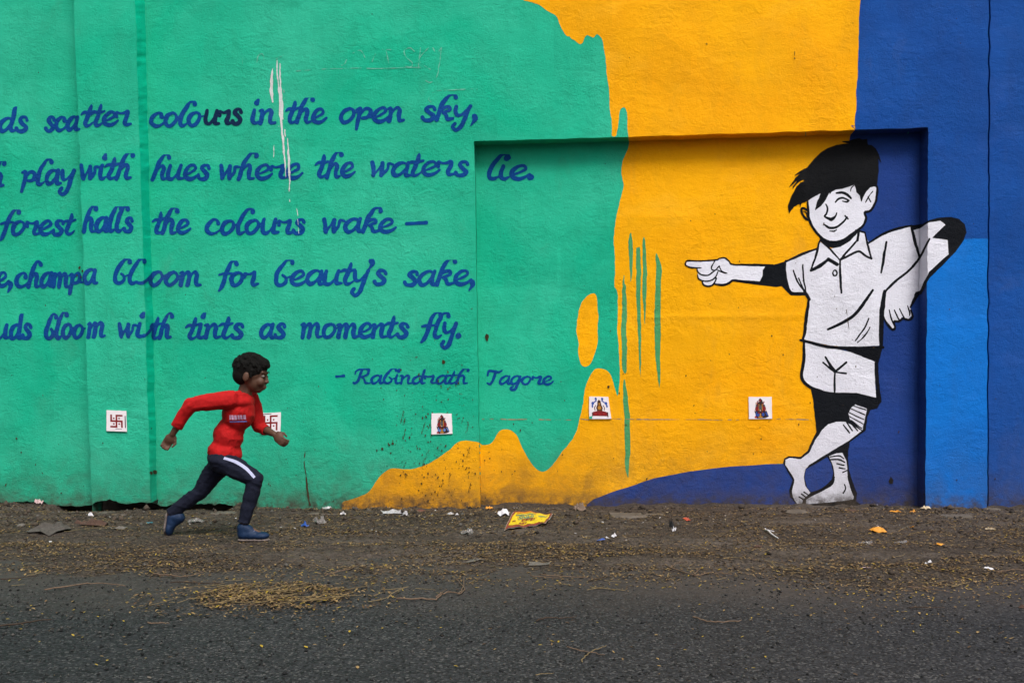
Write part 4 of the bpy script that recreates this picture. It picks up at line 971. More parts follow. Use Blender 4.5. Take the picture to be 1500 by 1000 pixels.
twig([[(790, 843), (820, 846), (862, 848)]], .0038, M['twig'], 'straight tan twig below the grey card scrap')
twig([[(778, 845), (800, 847), (825, 849)]], .003, M['twig'], 'thin short twig lying left of the straight tan twig')
twig([[(865, 862), (890, 864), (915, 867)], [(860, 866), (885, 862)]], .003, M['stalk'], 'forked straw-coloured stalk on the road edge, centre')
twig([[(862, 853), (880, 849), (895, 845)]], .0035, M['twigdark'], 'short dark slanting twig above the forked straw stalk')
twig([[(978, 832), (995, 838), (1018, 845), (1040, 841), (1072, 843)], [(1018, 845), (1028, 832)], [(982, 835), (990, 829), (1000, 828)]], .0042, M['twig'], 'branched pale twig on the verge, right of centre')
twig([[(1016, 906), (1030, 911), (1045, 914), (1062, 914), (1085, 911)]], .0042, M['twig'], 'bowed pale twig alone on the asphalt right of centre')
twig([[(786, 911), (805, 908), (825, 908), (845, 906)]], .0042, M['twigdark'], 'dark thin twig alone on the asphalt at the centre')
twig([[(831, 950), (850, 955), (868, 958), (885, 961)]], .0028, M['twig'], 'reddish stalk crossing under the pale curved stalk, foreground')
twig([[(852, 971), (860, 961), (872, 954), (888, 948)]], .0028, M['stalk'], 'pale curved stalk crossing over the reddish stalk, foreground')
twig([[(1130, 830), (1150, 837), (1188, 841)]], .003, M['stalk'], 'thin straw stalk on the verge below the right tile')
twig([[(1330, 862), (1355, 864), (1390, 869)], [(1355, 864), (1370, 861)]], .0035, M['twig'], 'forked brown twig near the right edge of the verge litter')
twig([[(1395, 862), (1410, 857), (1422, 855)]], .003, M['stalk'], 'short pale stalk near the right edge, beside the forked brown twig')
twig([[(1330, 892), (1355, 892), (1385, 892)]], .0035, M['twigdark'], 'dark straight stick on the asphalt at right')
twig([[(225, 843), (250, 845), (272, 846), (300, 840)]], .004, M['twig'], 'tan twig poking left out of the leaf pile')
twig([[(250, 855), (290, 856), (330, 858)]], .004, M['twigdark'], 'brown twig left of the leaf pile on the asphalt edge')
twig([[(0, 851), (25, 849), (55, 846)]], .004, M['twigdark'], 'dark twig in the litter at the left edge')
twig([[(1460, 840), (1480, 838), (1515, 837)]], .0035, M['twig'], 'thin twig at the right edge of the verge')
twig([[(785, 990), (795, 989), (811, 988)]], .002, M['stalk'], 'tiny pale stalk at the bottom edge, centre')
# stalks in the pile and fine broken straw: uncountable
V = []; F = []
def stalk(x, y, L_, a, rad, lift):
    global V, F
    c, s_ = math.cos(a), math.sin(a); bend = random.uniform(-.15, .15) * L_
    pts = []
    for k in range(4):
        t = k / 3 - .5; xx = x + t * L_ * c - bend * (1 - 4 * t * t) * s_; yy = y + t * L_ * s_ + bend * (1 - 4 * t * t) * c
        pts.append((xx, yy, gz(xx, yy) + rad + lift * (1 + t)))
    v, f_ = tube(pts, rad, 3); o = len(V); V += v; F += [tuple(i + o for i in q) for q in f_]
for i in range(46): stalk(PX + random.gauss(0, .22), PY + random.gauss(0, .12), random.uniform(.05, .2), random.gauss(.2, .6), random.uniform(.0012, .0026), .012)
for i in range(420):
    x = random.uniform(-4, 4); y = random.uniform(-2.9, -.1)
    stalk(x, y, random.uniform(.02, .11), random.gauss(0, .7), random.uniform(.0008, .0018), .004)
tag(pydata('broken_straw', V, F, M['stalk']), 'fine broken straw and stalks mixed through the litter', 'straw', kind='stuff')

# ------------------------------------------------------------------ rubbish
def sheet(name, px, py, wpx, hpx, mat, label, cat, group='rubbish scattered along the foot of the wall', crumple=.35, ang=0.0, seed=0, jag=.18, n=12, lift=.004, flatness=1.0):
    """a crumpled sheet lying at a spot on the ground; wpx,hpx its width and depth as seen"""
    r = np.random.default_rng(seed + int(px * 7 + py)); x, y = G(px, py); sc = (y + D) / FPX
    w_ = wpx * sc; hz = hpx * sc
    dep = min(w_ * .9, hz * 3.0); up = max(.006, hz * .55) * crumple * 2
    base = (x, y, gz(x, y)); V = []; F = []
    ph = r.uniform(0, 50)
    k = 0; m = n * 4 // 3
    rings = 5
    V.append((0, 0, up * .6))
    for ri in range(1, rings + 1):
        for i in range(m):
            a = 2 * math.pi * i / m; f_ = ri / rings
            rr = 1 / max(abs(math.cos(a + ang)), abs(math.sin(a + ang))) * .78
            rr *= 1 + jag * 1.6 * float(vn(np.array([i * .9 + ph]), np.array([.5]), 81)[0])
            u = math.cos(a) * rr * f_ * w_ / 2; v = math.sin(a) * rr * f_ * dep / 2
            h_ = up * (.55 + .75 * float(vn(np.array([u * 5 / w_ + ph]), np.array([v * 5 / dep + 3]), 82)[0]) + .4 * float(vn(np.array([u * 12 / w_ + ph]), np.array([v * 12 / dep]), 83)[0])) * (1.15 - .7 * f_ ** 3)
            V.append((u, v, max(h_, 0) ))
    for i in range(m): F.append((0, 1 + i, 1 + (i + 1) % m))
    for ri in range(rings - 1):
        for i in range(m):
            a = 1 + ri * m; F.append((a + i, a + m + i, a + m + (i + 1) % m, a + (i + 1) % m))
    V = [(base[0] + v[0], base[1] + v[1], gz(base[0] + v[0], base[1] + v[1]) + lift + v[2]) for v in V]
    o = pydata(name, V, F, mat)
    md = o.modifiers.new('thick', 'SOLIDIFY'); md.thickness = .0012; md.offset = 1
    o.location = (0, 0, 0)
    return tag(o, label, cat, group)
def film(name, c, rough=.3, alpha=1.0):
    b = NB(name); n = b.noise(40, 4); b.b.inputs['Alpha'].default_value = alpha
    return b.done(b.mix(b.mr(n, .35, .65), c, tuple(x * .7 for x in c)), rough, b.bump(b.noise(90, 3), .5, .003), .5)
M['paper'] = film('white_paper', (.70, .68, .72), .7); M['poly'] = film('milky_plastic', (.50, .48, .50), .3, .9); M['clear'] = film('clear_dirty_plastic', (.24, .22, .21), .25, .65)
M['bluewrap'] = film('blue_wrapper', (.03, .10, .42), .3); M['brownpaper'] = film('brown_card', (.19, .13, .095), .8); M['greycard'] = film('grey_card', (.13, .115, .10), .8)
M['rag'] = film('grey_rag', (.075, .066, .058), .95); M['ragbrown'] = film('brown_rag', (.075, .040, .028), .95); M['yellowbit'] = film('yellow_peel', (.65, .27, .02), .6)
M['pinkpaper'] = film('pink_white_paper', (.56, .40, .40), .6); M['blackwrap'] = film('black_wrapper', (.012, .012, .014), .35); M['redbit'] = film('red_wrapper', (.45, .06, .02), .4)
M['cream'] = film('cream_peel', (.60, .48, .32), .6); M['tealbit'] = film('teal_plastic', (.02, .14, .2), .4)
items = [
    ('torn_paper', 737, 756, 22, 12, 'paper', 'bright white torn paper touching the yellow packet', 'paper', .5), ('plastic_sheet', 574, 752, 38, 9, 'poly', 'long white plastic sheet at the foot of the orange paint', 'plastic', .35),
    ('plastic_scrap', 480, 748, 20, 6, 'poly', 'small white plastic scrap under the green and orange border', 'plastic', .4), ('clear_wrapper', 469, 769, 20, 12, 'clear', 'upright clear dirty wrapper right of the running boy', 'wrapper', .7),
    ('blue_wrapper', 447, 774, 12, 7, 'bluewrap', 'small bright blue wrapper just ahead of the running boy', 'wrapper', .6), ('plastic_scrap', 592, 759, 11, 8, 'poly', 'thin white plastic shred below the long plastic sheet', 'plastic', .7),
    ('paper_scrap', 503, 756, 9, 6, 'poly', 'tiny pale scrap left of the long plastic sheet', 'paper', .6), ('plastic_scrap', 684, 784, 22, 12, 'clear', 'greyish shredded plastic on the litter below the green tile', 'plastic', .4),
    ('crumpled_plastic', 311, 744, 17, 12, 'paper', 'bluish white crumpled plastic in the gap under the wall', 'plastic', .8), ('crumpled_paper', 216, 744, 15, 11, 'pinkpaper', 'pinkish crumpled paper under the left pilaster', 'paper', .8),
    ('paper_scrap', 133, 759, 9, 6, 'paper', 'small white and red scrap in front of the left kerb', 'paper', .6), ('crumpled_paper', 57, 741, 11, 7, 'pinkpaper', 'small crumpled paper against the green wall at far left', 'paper', .8),
    ('rag', 72, 782, 68, 26, 'rag', 'large flat dusty grey rag on the verge at left', 'rag', .3), ('twisted_rag', 137, 770, 50, 10, 'ragbrown', 'twisted dark brown rag behind the dusty grey rag', 'rag', .6),
    ('card_scrap', 177, 779, 22, 9, 'greycard', 'flat grey card scrap right of the rags', 'card', .2), ('card_scrap', 790, 828, 40, 9, 'greycard', 'flat pointed grey card scrap below the yellow packet', 'card', .15),
    ('flower_scrap', 1285, 780, 27, 7, 'yellowbit', 'orange yellow crushed flower head with pale edge, right side', 'flower', .4), ('cardboard_scrap', 849, 746, 20, 12, 'brownpaper', 'upright brown cardboard scrap at the tip of the navy wedge', 'cardboard', .8),
    ('black_wrapper', 984, 779, 8, 12, 'blackwrap', 'small black and white wrapper below the navy wedge', 'wrapper', .9), ('paper_scrap', 987, 783, 6, 7, 'paper', 'small white curl against the black wrapper', 'paper', .9),
    ('paper_scrap', 899, 787, 9, 5, 'paper', 'small white scrap, larger of two right of the yellow packet', 'paper', .6), ('paper_scrap', 890, 789, 7, 3, 'poly', 'flatter small pale scrap touching the larger scrap right of the packet', 'paper', .4),
    ('foil_scrap', 880, 795, 15, 4, 'bluewrap', 'flat blue and grey foil scrap below the two small scraps', 'foil', .3), ('plastic_scrap', 920, 795, 9, 3, 'poly', 'tiny flat white scrap right of the blue foil', 'plastic', .3),
    ('red_wrapper', 1006, 765, 11, 5, 'redbit', 'small red and white wrapper in front of the mid right kerb', 'wrapper', .5), ('peel_scrap', 1450, 780, 17, 4, 'cream', 'flat cream peel near the right edge', 'peel', .3),
    ('peel_scrap', 1376, 802, 14, 4, 'yellowbit', 'small flat orange peel below the light blue pilaster', 'peel', .3), ('peel_scrap', 1336, 771, 9, 3, 'yellowbit', 'tiny orange scrap right of the crushed flower', 'peel', .3),
    ('plastic_scrap', 1360, 834, 12, 4, 'paper', 'small white scrap in the litter below the light blue pilaster', 'plastic', .5), ('pink_wrapper', 1268, 839, 20, 4, 'pinkpaper', 'thin pinkish white wrapper strip in the litter at right', 'wrapper', .3),
    ('cream_peel', 1355, 748, 16, 5, 'cream', 'cream torn peel by the corner of the niche', 'peel', .6), ('petal_cluster', 1337, 753, 9, 4, 'yellowbit', 'orange petal heap left of the cream peel', 'petals', .7), ('petal_cluster', 1312, 752, 16, 5, 'yellowbit', 'row of orange petals at the foot of the niche', 'petals', .6),
    ('clear_wrapper', 288, 765, 24, 9, 'clear', 'dull clear plastic on the verge between the boy\'s feet', 'plastic', .4), ('paper_scrap', 660, 754, 12, 4, 'poly', 'slim white scrap below the niche corner', 'paper', .4),
    ('paper_scrap', 669, 758, 6, 4, 'paper', 'tiny pale blue scrap below the niche corner', 'paper', .6), ('plastic_scrap', 1319, 797, 22, 7, 'clear', 'thin grey clear plastic left of the small flat orange peel', 'plastic', .3),
    ('plastic_scrap', 1268, 797, 24, 6, 'clear', 'dull grey plastic strip below the crushed flower', 'plastic', .3), ('teal_scrap', 219, 767, 12, 4, 'tealbit', 'small teal scrap behind the trailing foot', 'plastic', .4),
    ('red_scrap', 1399, 762, 5, 4, 'blackwrap', 'small dark wrapper below the pilaster at right', 'wrapper', .6), ('yellow_wrapper', 716, 746, 14, 7, 'yellowbit', 'yellow and red crushed wrapper against the wall at the niche corner', 'wrapper', .8),
    ('card_scrap', 695, 824, 28, 6, 'greycard', 'small grey leaf-like card left of the pointed card', 'card', .2), ('plastic_scrap', 1448, 836, 16, 5, 'paper', 'pale plastic strip at the right edge of the litter', 'plastic', .3),
]
for i, (nm, px, py, w_, h_, m_, lb, ct, cr_) in enumerate(items):
    sheet(nm, px, py, w_, h_, M[m_], lb, ct, crumple=cr_, seed=i, ang=(i * 1.3) % 1.5)
# white forked plastic spoon
V = []; F = []
for br, rd in (([(1122, 782), (1130, 787), (1140, 793)], .0035), ([(1121, 780), (1127, 783), (1134, 784)], .003)):
    pts = []
    for p in catmull([(a[0], a[1], 0) for a in br], 4):
        x, y = G(p[0], p[1]); pts.append((x, y, gz(x, y) + .012))
    v, f_ = tube(pts, rd * 1.7, 6); o = len(V); V += v; F += [tuple(i + o for i in a) for a in f_]
tag(pydata('plastic_fork', V, F, M['paper'], smooth=True), 'broken white plastic cutlery on the verge below the painted feet', 'cutlery', 'rubbish scattered along the foot of the wall')
def rock(px, py, wpx, hpx, mat, label, cat='stone', seed=0):
    r = np.random.default_rng(seed + 90); x, y = G(px, py); sc = (y + D) / FPX; bm = bmesh.new(); bmesh.ops.create_icosphere(bm, subdivisions=2, radius=1)
    for v in bm.verts:
        k = 1 + .35 * float(vn(np.array([v.co.x * 1.8 + seed]), np.array([v.co.y * 1.8 + v.co.z * 2.1]), 91)[0])
        v.co = Vector((x + v.co.x * k * wpx * sc / 2, y + v.co.y * k * wpx * sc * .35, gz(x, y) + max(v.co.z, -.3) * k * hpx * sc * .55))
    me = bpy.data.meshes.new('m'); bm.to_mesh(me); bm.free()
    return tag(link('rubble', me, mat), label, cat, 'stones and rubble by the wall')
M['brickbit'] = simple('brick_red', (.15, .062, .045), .95, .3, 30, .5, .004)
rock(618, 748, 18, 6, M['brickbit'], 'reddish flat brick fragment under the orange paint', seed=1)
rock(1168, 755, 38, 8, M['concrete'], 'flat pale concrete lump under the painted feet', seed=2)
rock(1110, 803, 14, 6, M['ragbrown'], 'dark brown clod on the verge right of centre', seed=3)
rock(30, 774, 12, 6, M['greycard'], 'tan stone left of the dusty grey rag', seed=4)
rock(1497, 889, 12, 6, M['ragbrown'], 'dark clod on the asphalt at the right edge', seed=5)
rock(1452, 747, 26, 7, M['concrete'], 'flat grey rubble under the right bay', seed=6)
rock(1247, 750, 20, 5, M['ragbrown'], 'dark clod at the heel of the painted boy', seed=7)
for i, (px, py, w_) in enumerate(((12, 757, 8), (55, 760, 7), (100, 757, 9), (335, 756, 8), (430, 752, 7), (540, 750, 8), (700, 788, 10), (640, 762, 7), (960, 763, 8), (1060, 768, 8), (1210, 757, 8), (1390, 758, 9), (1425, 803, 8))):
    x, y = G(px, py)
    o = rock(px, py, w_, 4, PM[i % 4], 'small dull stone half sunk in the verge', seed=10 + i)

# the yellow packet with its print
def packet():
    C = [(754, 757), (789, 758), (808, 762), (798, 775), (764, 781), (741, 781.5)]
    base = G(770, 775); z0 = gz(*base)
    t = empty('food_packet', (base[0], base[1], z0), 'flattened yellow snack packet with maroon border and teal lettering', 'packet', 'rubbish scattered along the foot of the wall')
    P0 = [G(740, 782), G(798, 776), G(809, 761.5), G(753, 756.5)]
    def at(u, v, dz=0):
        a, b, c, d = P0
        x = (a[0] * (1 - u) + b[0] * u) * (1 - v) + (d[0] * (1 - u) + c[0] * u) * v; y = (a[1] * (1 - u) + b[1] * u) * (1 - v) + (d[1] * (1 - u) + c[1] * u) * v
        h_ = .004 + .012 * v + .008 * math.sin(u * 3.1) * (1 - v) + .005 * math.sin(u * 9 + v * 4) + .003 * math.sin(u * 23 + v * 11) + .018 * max(0, u - .72) ** 2 * 10 * (1 - v)
        return (x, y, z0 + h_ + dz + .012)
    def patch(name, u0, v0, u1, v1, mat, dz, n=14):
        V = [at(u0 + (u1 - u0) * i / n, v0 + (v1 - v0) * j / n, dz) for j in range(n + 1) for i in range(n + 1)]
        F = [(j * (n + 1) + i, j * (n + 1) + i + 1, (j + 1) * (n + 1) + i + 1, (j + 1) * (n + 1) + i) for j in range(n) for i in range(n)]
        return pydata(name, V, F, mat, t)
    mm = film('maroon_foil', (.24, .010, .030), .35); my = film('yellow_foil', (.85, .60, .01), .4); mt = film('teal_print', (.01, .2, .22), .4); mo = film('orange_foil', (.75, .25, .02), .3); mw = film('silver_seam', (.4, .36, .34), .3)
    o = patch('packet_back', -.02, -.02, 1.02, 1.02, mw, -.003); patch('foil_border', 0, 0, 1, 1, mm, 0)
    patch('yellow_panel', .045, .13, .955, .95, my, .0012); patch('orange_band', .10, .86, .62, .945, mo, .0022)
    def text(s_, u, v, su, sv, mat, nm):
        cu = bpy.data.curves.new('t', 'FONT'); cu.body = s_; cu.size = 1; cu.offset = .02; o = bpy.data.objects.new('t', cu); COL.objects.link(o)
        bpy.context.view_layer.update(); me = bpy.data.meshes.new_from_object(o.evaluated_get(bpy.context.evaluated_depsgraph_get())); bpy.data.objects.remove(o)
        for vx in me.vertices: vx.co = at(u + vx.co.x * su, v + vx.co.y * sv, .0032)
        link(nm, me, mat, t)
    text('Shikh', .20, .50, .19, .30, mt, 'printed_lettering')
    for k, (u, v, a, b) in enumerate(((.32, .34, .05, .13), (.385, .34, .02, .13), (.42, .34, .06, .13), (.50, .34, .02, .13), (.54, .33, .07, .13), (.63, .34, .03, .12), (.30, .47, .40, .03), (.30, .17, .05, .12), (.36, .17, .07, .12), (.45, .18, .03, .1))):
        patch('printed_mark', u, v, u + a, v + b, mm, .0030 + k * .00005, 3)
    patch('teal_line', .10, .74, .62, .785, mt, .003, 6); patch('blue_corner', .70, .66, .92, .72, mt, .003, 5); patch('printed_mark', .10, .30, .19, .36, mm, .003, 3)
packet()

# ------------------------------------------------------------------ the running boy
SK = simple('brown_skin', (.085, .038, .022), .6, .12, 40, .1, .001, .4)
HA = simple('black_hair', (.005, .0045, .004), .8, .3, 160, 1.0, .004, .15)
def cloth(name, c, rough=.85, alt=None):
    b = NB(name); n = b.noise(22, 4, .6); wv = b.noise(420, 2, .5)
    return b.done(b.mix(b.mr(n, .3, .7), c, tuple(x * .78 for x in c)), rough, b.bump(wv, .35, .0012, b.bump(b.noise(16, 4, .6, .8), .5, .012)), .25)
RED = cloth('red_shirt_cloth', (.42, .005, .006)); NAVY = cloth('navy_trouser_cloth', (.005, .007, .020)); STR = cloth('pale_stripe_cloth', (.42, .44, .62)); SHOE = cloth('blue_shoe_canvas', (.006, .022, .065), .6)
SOLE = simple('shoe_sole', (.16, .13, .12), .8, .3, 60); EYE_ = simple('eye_white', (.20, .17, .15), .5, .05, 40); PUP = simple('dark_pupil', (.008, .006, .005), .2, .1, 40); LIP = simple('lip', (.14, .045, .038), .5, .1, 40)
PLANE = -1.54
def J(px, py, off=0.0):
    y = PLANE; s_ = (D + y) / FPX
    return Vector(((px - 750) * s_, y + off, EYE - (py - HOR) * s_))
def add_ell(bm, c, r, rot=None, seg=20):
    m = Matrix.Translation(c) @ (rot.to_4x4() if rot is not None else Matrix.Identity(4)) @ Matrix.Diagonal((r[0], r[1], r[2], 1))
    bmesh.ops.create_uvsphere(bm, u_segments=seg, v_segments=seg // 2 + 2, radius=1, matrix=m)
def add_limb(bm, pts, fl=1.0):
    """pts: (Vector, radius) – a chain of tapered capsules; fl flattens across the body"""
    for (a, ra), (b, rb) in zip(pts[:-1], pts[1:]):
        L_ = (b - a).length; n = max(2, int(L_ / .012))
        for i in range(n + 1):
            t = i / n; r = ra + (rb - ra) * t; bmesh.ops.create_icosphere(bm, subdivisions=2, radius=r, matrix=Matrix.Translation(a.lerp(b, t)) @ Matrix.Diagonal((1, fl, 1, 1)))
def remesh(bm, vox, smooth_it=6, disp=None, cut=None, fac=.6):
    me = bpy.data.meshes.new('r'); bm.to_mesh(me); bm.free(); o = bpy.data.objects.new('r', me); COL.objects.link(o)
    md = o.modifiers.new('a', 'REMESH'); md.mode = 'VOXEL'; md.voxel_size = vox
    ms = o.modifiers.new('b', 'SMOOTH'); ms.iterations = smooth_it; ms.factor = fac
    bpy.context.view_layer.update(); m2 = bpy.data.meshes.new_from_object(o.evaluated_get(bpy.context.evaluated_depsgraph_get())); bpy.data.objects.remove(o)
    if cut or disp:
        b2 = bmesh.new(); b2.from_mesh(m2)
        if disp:
            b2.normal_update()
            for v in b2.verts: v.co += v.normal * disp(v.co)
        for (co, no) in (cut or []):
            bmesh.ops.bisect_plane(b2, geom=b2.verts[:] + b2.edges[:] + b2.faces[:], plane_co=co, plane_no=no, clear_outer=True)
        b2.to_mesh(m2); b2.free()
    m2.polygons.foreach_set('use_smooth', [True] * len(m2.polygons)); m2.update()
    return m2
def n3(v, k, s_): return float(vn(np.array([v.x * k + v.y * k * .7]), np.array([v.z * k * 1.3 + v.y * k * .5]), s_)[0])

root = empty('person', (J(322, 790).x, PLANE, 0.0), 'child running right in a red long-sleeved shirt, dark trousers and blue shoes', 'person')
HC = J(369, 549); lean = Matrix.Rotation(math.radians(8), 3, 'Y')
def hp(x, y, z): return HC + lean @ (Vector((x, y, z)) * 1.05)
sR, eR, wR = J(344, 584, -.118), J(293, 591, -.175), J(266, 633, -.15)
sL, eL, wL = J(358, 585, .125), J(371, 627, .15), J(398, 637, .07)
hipR, kR, aR = J(328, 672, -.06), J(379, 700, -.075), J(363, 760, -.075)
hipL, kL, aL = J(324, 672, .06), J(288, 722, .07), J(245, 754, .07)
bm = bmesh.new()
# head: skull, face, jaw, nose, brow, ears
add_ell(bm, hp(-.006, 0, .018), (.092, .074, .088), lean); add_ell(bm, hp(.022, 0, -.030), (.060, .058, .066), lean); add_ell(bm, hp(.040, 0, -.072), (.032, .034, .024), lean)
add_limb(bm, [(hp(.082, 0, .004), .007), (hp(.089, 0, -.026), .0115)]); 
for s_ in (-1, 1):
    add_ell(bm, hp(.087, s_ * .010, -.028), (.008, .009, .007), lean); add_ell(bm, hp(.058, s_ * .034, -.030), (.026, .022, .026), lean)
    add_ell(bm, hp(-.012, s_ * .077, -.012), (.019, .008, .028), lean); add_limb(bm, [(hp(.080, s_ * .012, .022), .008), (hp(.068, s_ * .042, .022), .008)])
add_limb(bm, [(hp(.078, -.014, -.053), .008), (hp(.079, 0, -.052), .009), (hp(.078, .014, -.053), .008)]); add_limb(bm, [(hp(.076, -.012, -.065), .008), (hp(.075, 0, -.066), .009), (hp(.076, .012, -.065), .008)])
nk = J(357, 580)
add_limb(bm, [(hp(-.020, 0, -.055), .040), (nk, .043)])
# trunk
ch, wa, pe = J(350, 605), J(335, 638), J(327, 668)
rt = Matrix.Rotation(math.radians(14), 3, 'Y')
add_ell(bm, ch, (.078, .112, .10), rt); add_ell(bm, J(354, 588), (.062, .12, .045), rt); add_ell(bm, wa, (.066, .096, .09), rt); add_ell(bm, pe, (.080, .10, .070), rt)
def arm(s_, e, w_):
    add_limb(bm, [(s_, .038), (s_.lerp(e, .45), .032), (e, .026), (e.lerp(w_, .3), .027), (w_, .0185)])
arm(sR, eR, wR); arm(sL, eL, wL)
def hand(w_, d, up, side):
    """loosely curled fist-like hand: palm, four bent fingers and a thumb"""
    d = d.normalized(); up = (up - d * up.dot(d)).normalized(); s_ = d.cross(up).normalized() * side
    pal = w_ + d * .035
    m = Matrix((d, up, s_)).transposed()
    add_ell(bm, pal, (.036, .030, .014), m, 14)
    for i, (k, L_) in enumerate(((-1.5, .040), (-.5, .048), (.5, .045), (1.5, .036))):
        a = w_ + d * .060 + up * (k * -.0145); b = a + d * L_ * .45 + s_ * .006; c = b + d * L_ * .22 + s_ * .020; e = c - d * .008 + s_ * .016
        add_limb(bm, [(a - d * .02, .0078), (a, .0078), (b, .0070), (c, .0064), (e, .0056)])
    a = w_ + d * .014 + up * .022; b = w_ + d * .040 + up * .040 + s_ * .010; c = w_ + d * .062 + up * .034 + s_ * .022
    add_limb(bm, [(a, .011), (b, .0088), (c, .0070)])
hand(wR, wR - eR, Vector((1, 0, .6)), 1); hand(wL, wL - eL + Vector((.02, 0, -.06)), Vector((.5, 0, 1)), -1)
def leg(h_, k, a):
    add_limb(bm, [(h_, .064), (h_.lerp(k, .5), .053), (k, .039), (k.lerp(a, .3), .039), (a, .024)])
leg(hipR, kR, aR); leg(hipL, kL, aL)
toeR = J(391, 779, -.075); toeL = J(239, 790, .07)
add_limb(bm, [(aR, .028), (aR + Vector((-.004, 0, -.030)), .022), (toeR + Vector((0, 0, -.004)), .010)]); add_limb(bm, [(aL, .028), (toeL.lerp(aL, .3), .022), (toeL, .012)])
link('body', remesh(bm, .0045, 5), SK, root)
# eyes, lips, brows
for s_ in (-1, 1):
    bm = bmesh.new(); add_ell(bm, hp(.068, s_ * .030, .002), (.012, .013, .0075), lean, 14); me = bpy.data.meshes.new('m'); bm.to_mesh(me); bm.free(); e = link('eye', me, EYE_, root)
    bm = bmesh.new(); add_ell(bm, hp(.0795, s_ * .031, .001), (.004, .006, .006), lean, 12); me = bpy.data.meshes.new('m'); bm.to_mesh(me); bm.free(); link('pupil', me, PUP, e)
    bm = bmesh.new(); add_limb(bm, [(hp(.089, s_ * .014, .024), .0028), (hp(.082, s_ * .034, .029), .0032), (hp(.066, s_ * .050, .023), .0022)]); me = bpy.data.meshes.new('m'); bm.to_mesh(me); bm.free(); link('eyebrow', me, HA, root)
bm = bmesh.new(); add_limb(bm, [(hp(.078, -.016, -.058), .0035), (hp(.087, 0, -.0585), .004), (hp(.078, .016, -.058), .0035)]); me = bpy.data.meshes.new('m'); bm.to_mesh(me); bm.free(); link('lips', me, LIP, root)
# hair: a thick cap with short tufts
bm = bmesh.new()
add_ell(bm, hp(-.014, 0, .034), (.099, .083, .088), lean, 24); add_ell(bm, hp(-.046, 0, -.006), (.062, .074, .062), lean, 20); add_ell(bm, hp(.040, 0, .070), (.052, .058, .038), lean); add_limb(bm, [(hp(.066, -.035, .062), .016), (hp(.078, 0, .062), .018), (hp(.066, .035, .062), .016)])
for s_ in (-1, 1): add_limb(bm, [(hp(.016, s_ * .070, .025), .014), (hp(.014, s_ * .074, -.008), .008)])
for i in range(260):
    a = random.uniform(0, 6.283); e = random.uniform(.0, 1.0); u = Vector((math.cos(a) * math.cos(e * 1.5), math.sin(a) * math.cos(e * 1.5), math.sin(e * 1.5)))
    p = Vector((-.014 + .097 * u.x, .081 * u.y, .034 + .086 * u.z))
    if p.x > .05 and p.z < .055: continue
    tip = p + Vector((u.x * .010 + .006, u.y * .010, u.z * .006 - .014)) + Vector((random.gauss(0, .005), random.gauss(0, .005), random.gauss(0, .004)))
    add_limb(bm, [(hp(*p), .0065), (hp(*tip), .0028)])
link('hair', remesh(bm, .0042, 1, fac=.4), HA, root)
# shirt
bm = bmesh.new()
add_ell(bm, ch + Vector((-.002, 0, 0)), (.089, .124, .112), rt); add_ell(bm, J(352, 586), (.080, .134, .056), rt); add_ell(bm, wa, (.088, .112, .11), rt); add_ell(bm, J(329, 662), (.098, .120, .085), rt); add_ell(bm, J(325, 678), (.102, .122, .07), rt)
add_limb(bm, [(nk + Vector((-.004, 0, .0)), .050), (ch, .08)])
def sleeve(s_, e, w_, f_):
    c = e.lerp(w_, f_); dn = (c - e).normalized()
    add_limb(bm, [(s_, .056), (s_.lerp(e, .5), .049), (e, .041), (c + dn * .03, .030)]); return (c, dn)
c1 = sleeve(sR, eR, wR, .78); c2 = sleeve(sL, eL, wL, .50)
def folds(v):
    w_ = n3(v, 5, 6)
    q = n3(Vector((v.x * .55 + v.z * .35, v.y * .5, v.z * 1.15 - v.x * .5)), 17, 5 + (1 if w_ > 0 else 1))
    q2 = n3(Vector((v.x * 1.2 - v.z * .4, v.y * .6, v.z * .7)), 30, 9)
    return .0075 * (.35 - abs(q)) + .0035 * (.35 - abs(q2)) + .003 * w_
def cutnear(me, c, dn, rad=.075):
    b2 = bmesh.new(); b2.from_mesh(me)
    dl = [v for v in b2.verts if (v.co - c).dot(dn) > 0 and (v.co - c).length < rad]
    bmesh.ops.delete(b2, geom=dl, context='VERTS'); b2.to_mesh(me); b2.free()
hem = J(328, 668); me = remesh(bm, .0055, 4, folds, [(hem, Vector((-.22, 0, -1)).normalized()), (nk + Vector((.004, 0, .030)), Vector((.30, 0, 1)).normalized())])
cutnear(me, *c1); cutnear(me, *c2)
sh = link('shirt', me, RED, root); md = sh.modifiers.new('thick', 'SOLIDIFY'); md.thickness = .003
# chest print band: pale blocks of a worn slogan
from mathutils.bvhtree import BVHTree
def decal(name, me, cells, mat, parent, off=.0015):
    bv = BVHTree.FromPolygons([v.co for v in me.vertices], [p.vertices[:] for p in me.polygons]); V = []; F = []
    for (x0, z0, x1, z1) in cells:
        nx_ = max(2, int(abs(x1 - x0) * 1.5)); nz_ = 3; ok = []; o = len(V)
        for j in range(nz_ + 1):
            for i in range(nx_ + 1):
                q = J(x0 + (x1 - x0) * i / nx_, z0 + (z1 - z0) * j / nz_); h_ = bv.ray_cast(Vector((q.x, PLANE - .5, q.z)), Vector((0, 1, 0)))
                if h_[0] is None: V.append((q.x, PLANE, q.z)); ok.append(False)
                else: V.append(tuple(h_[0] + Vector((0, -off, 0)) + h_[1] * off)); ok.append(True)
        for j in range(nz_):
            for i in range(nx_):
                a = [j * (nx_ + 1) + i, j * (nx_ + 1) + i + 1, (j + 1) * (nx_ + 1) + i + 1, (j + 1) * (nx_ + 1) + i]
                if all(ok[k] for k in a): F.append(tuple(o + k for k in a))
    return pydata(name, V, F, mat, parent, True)
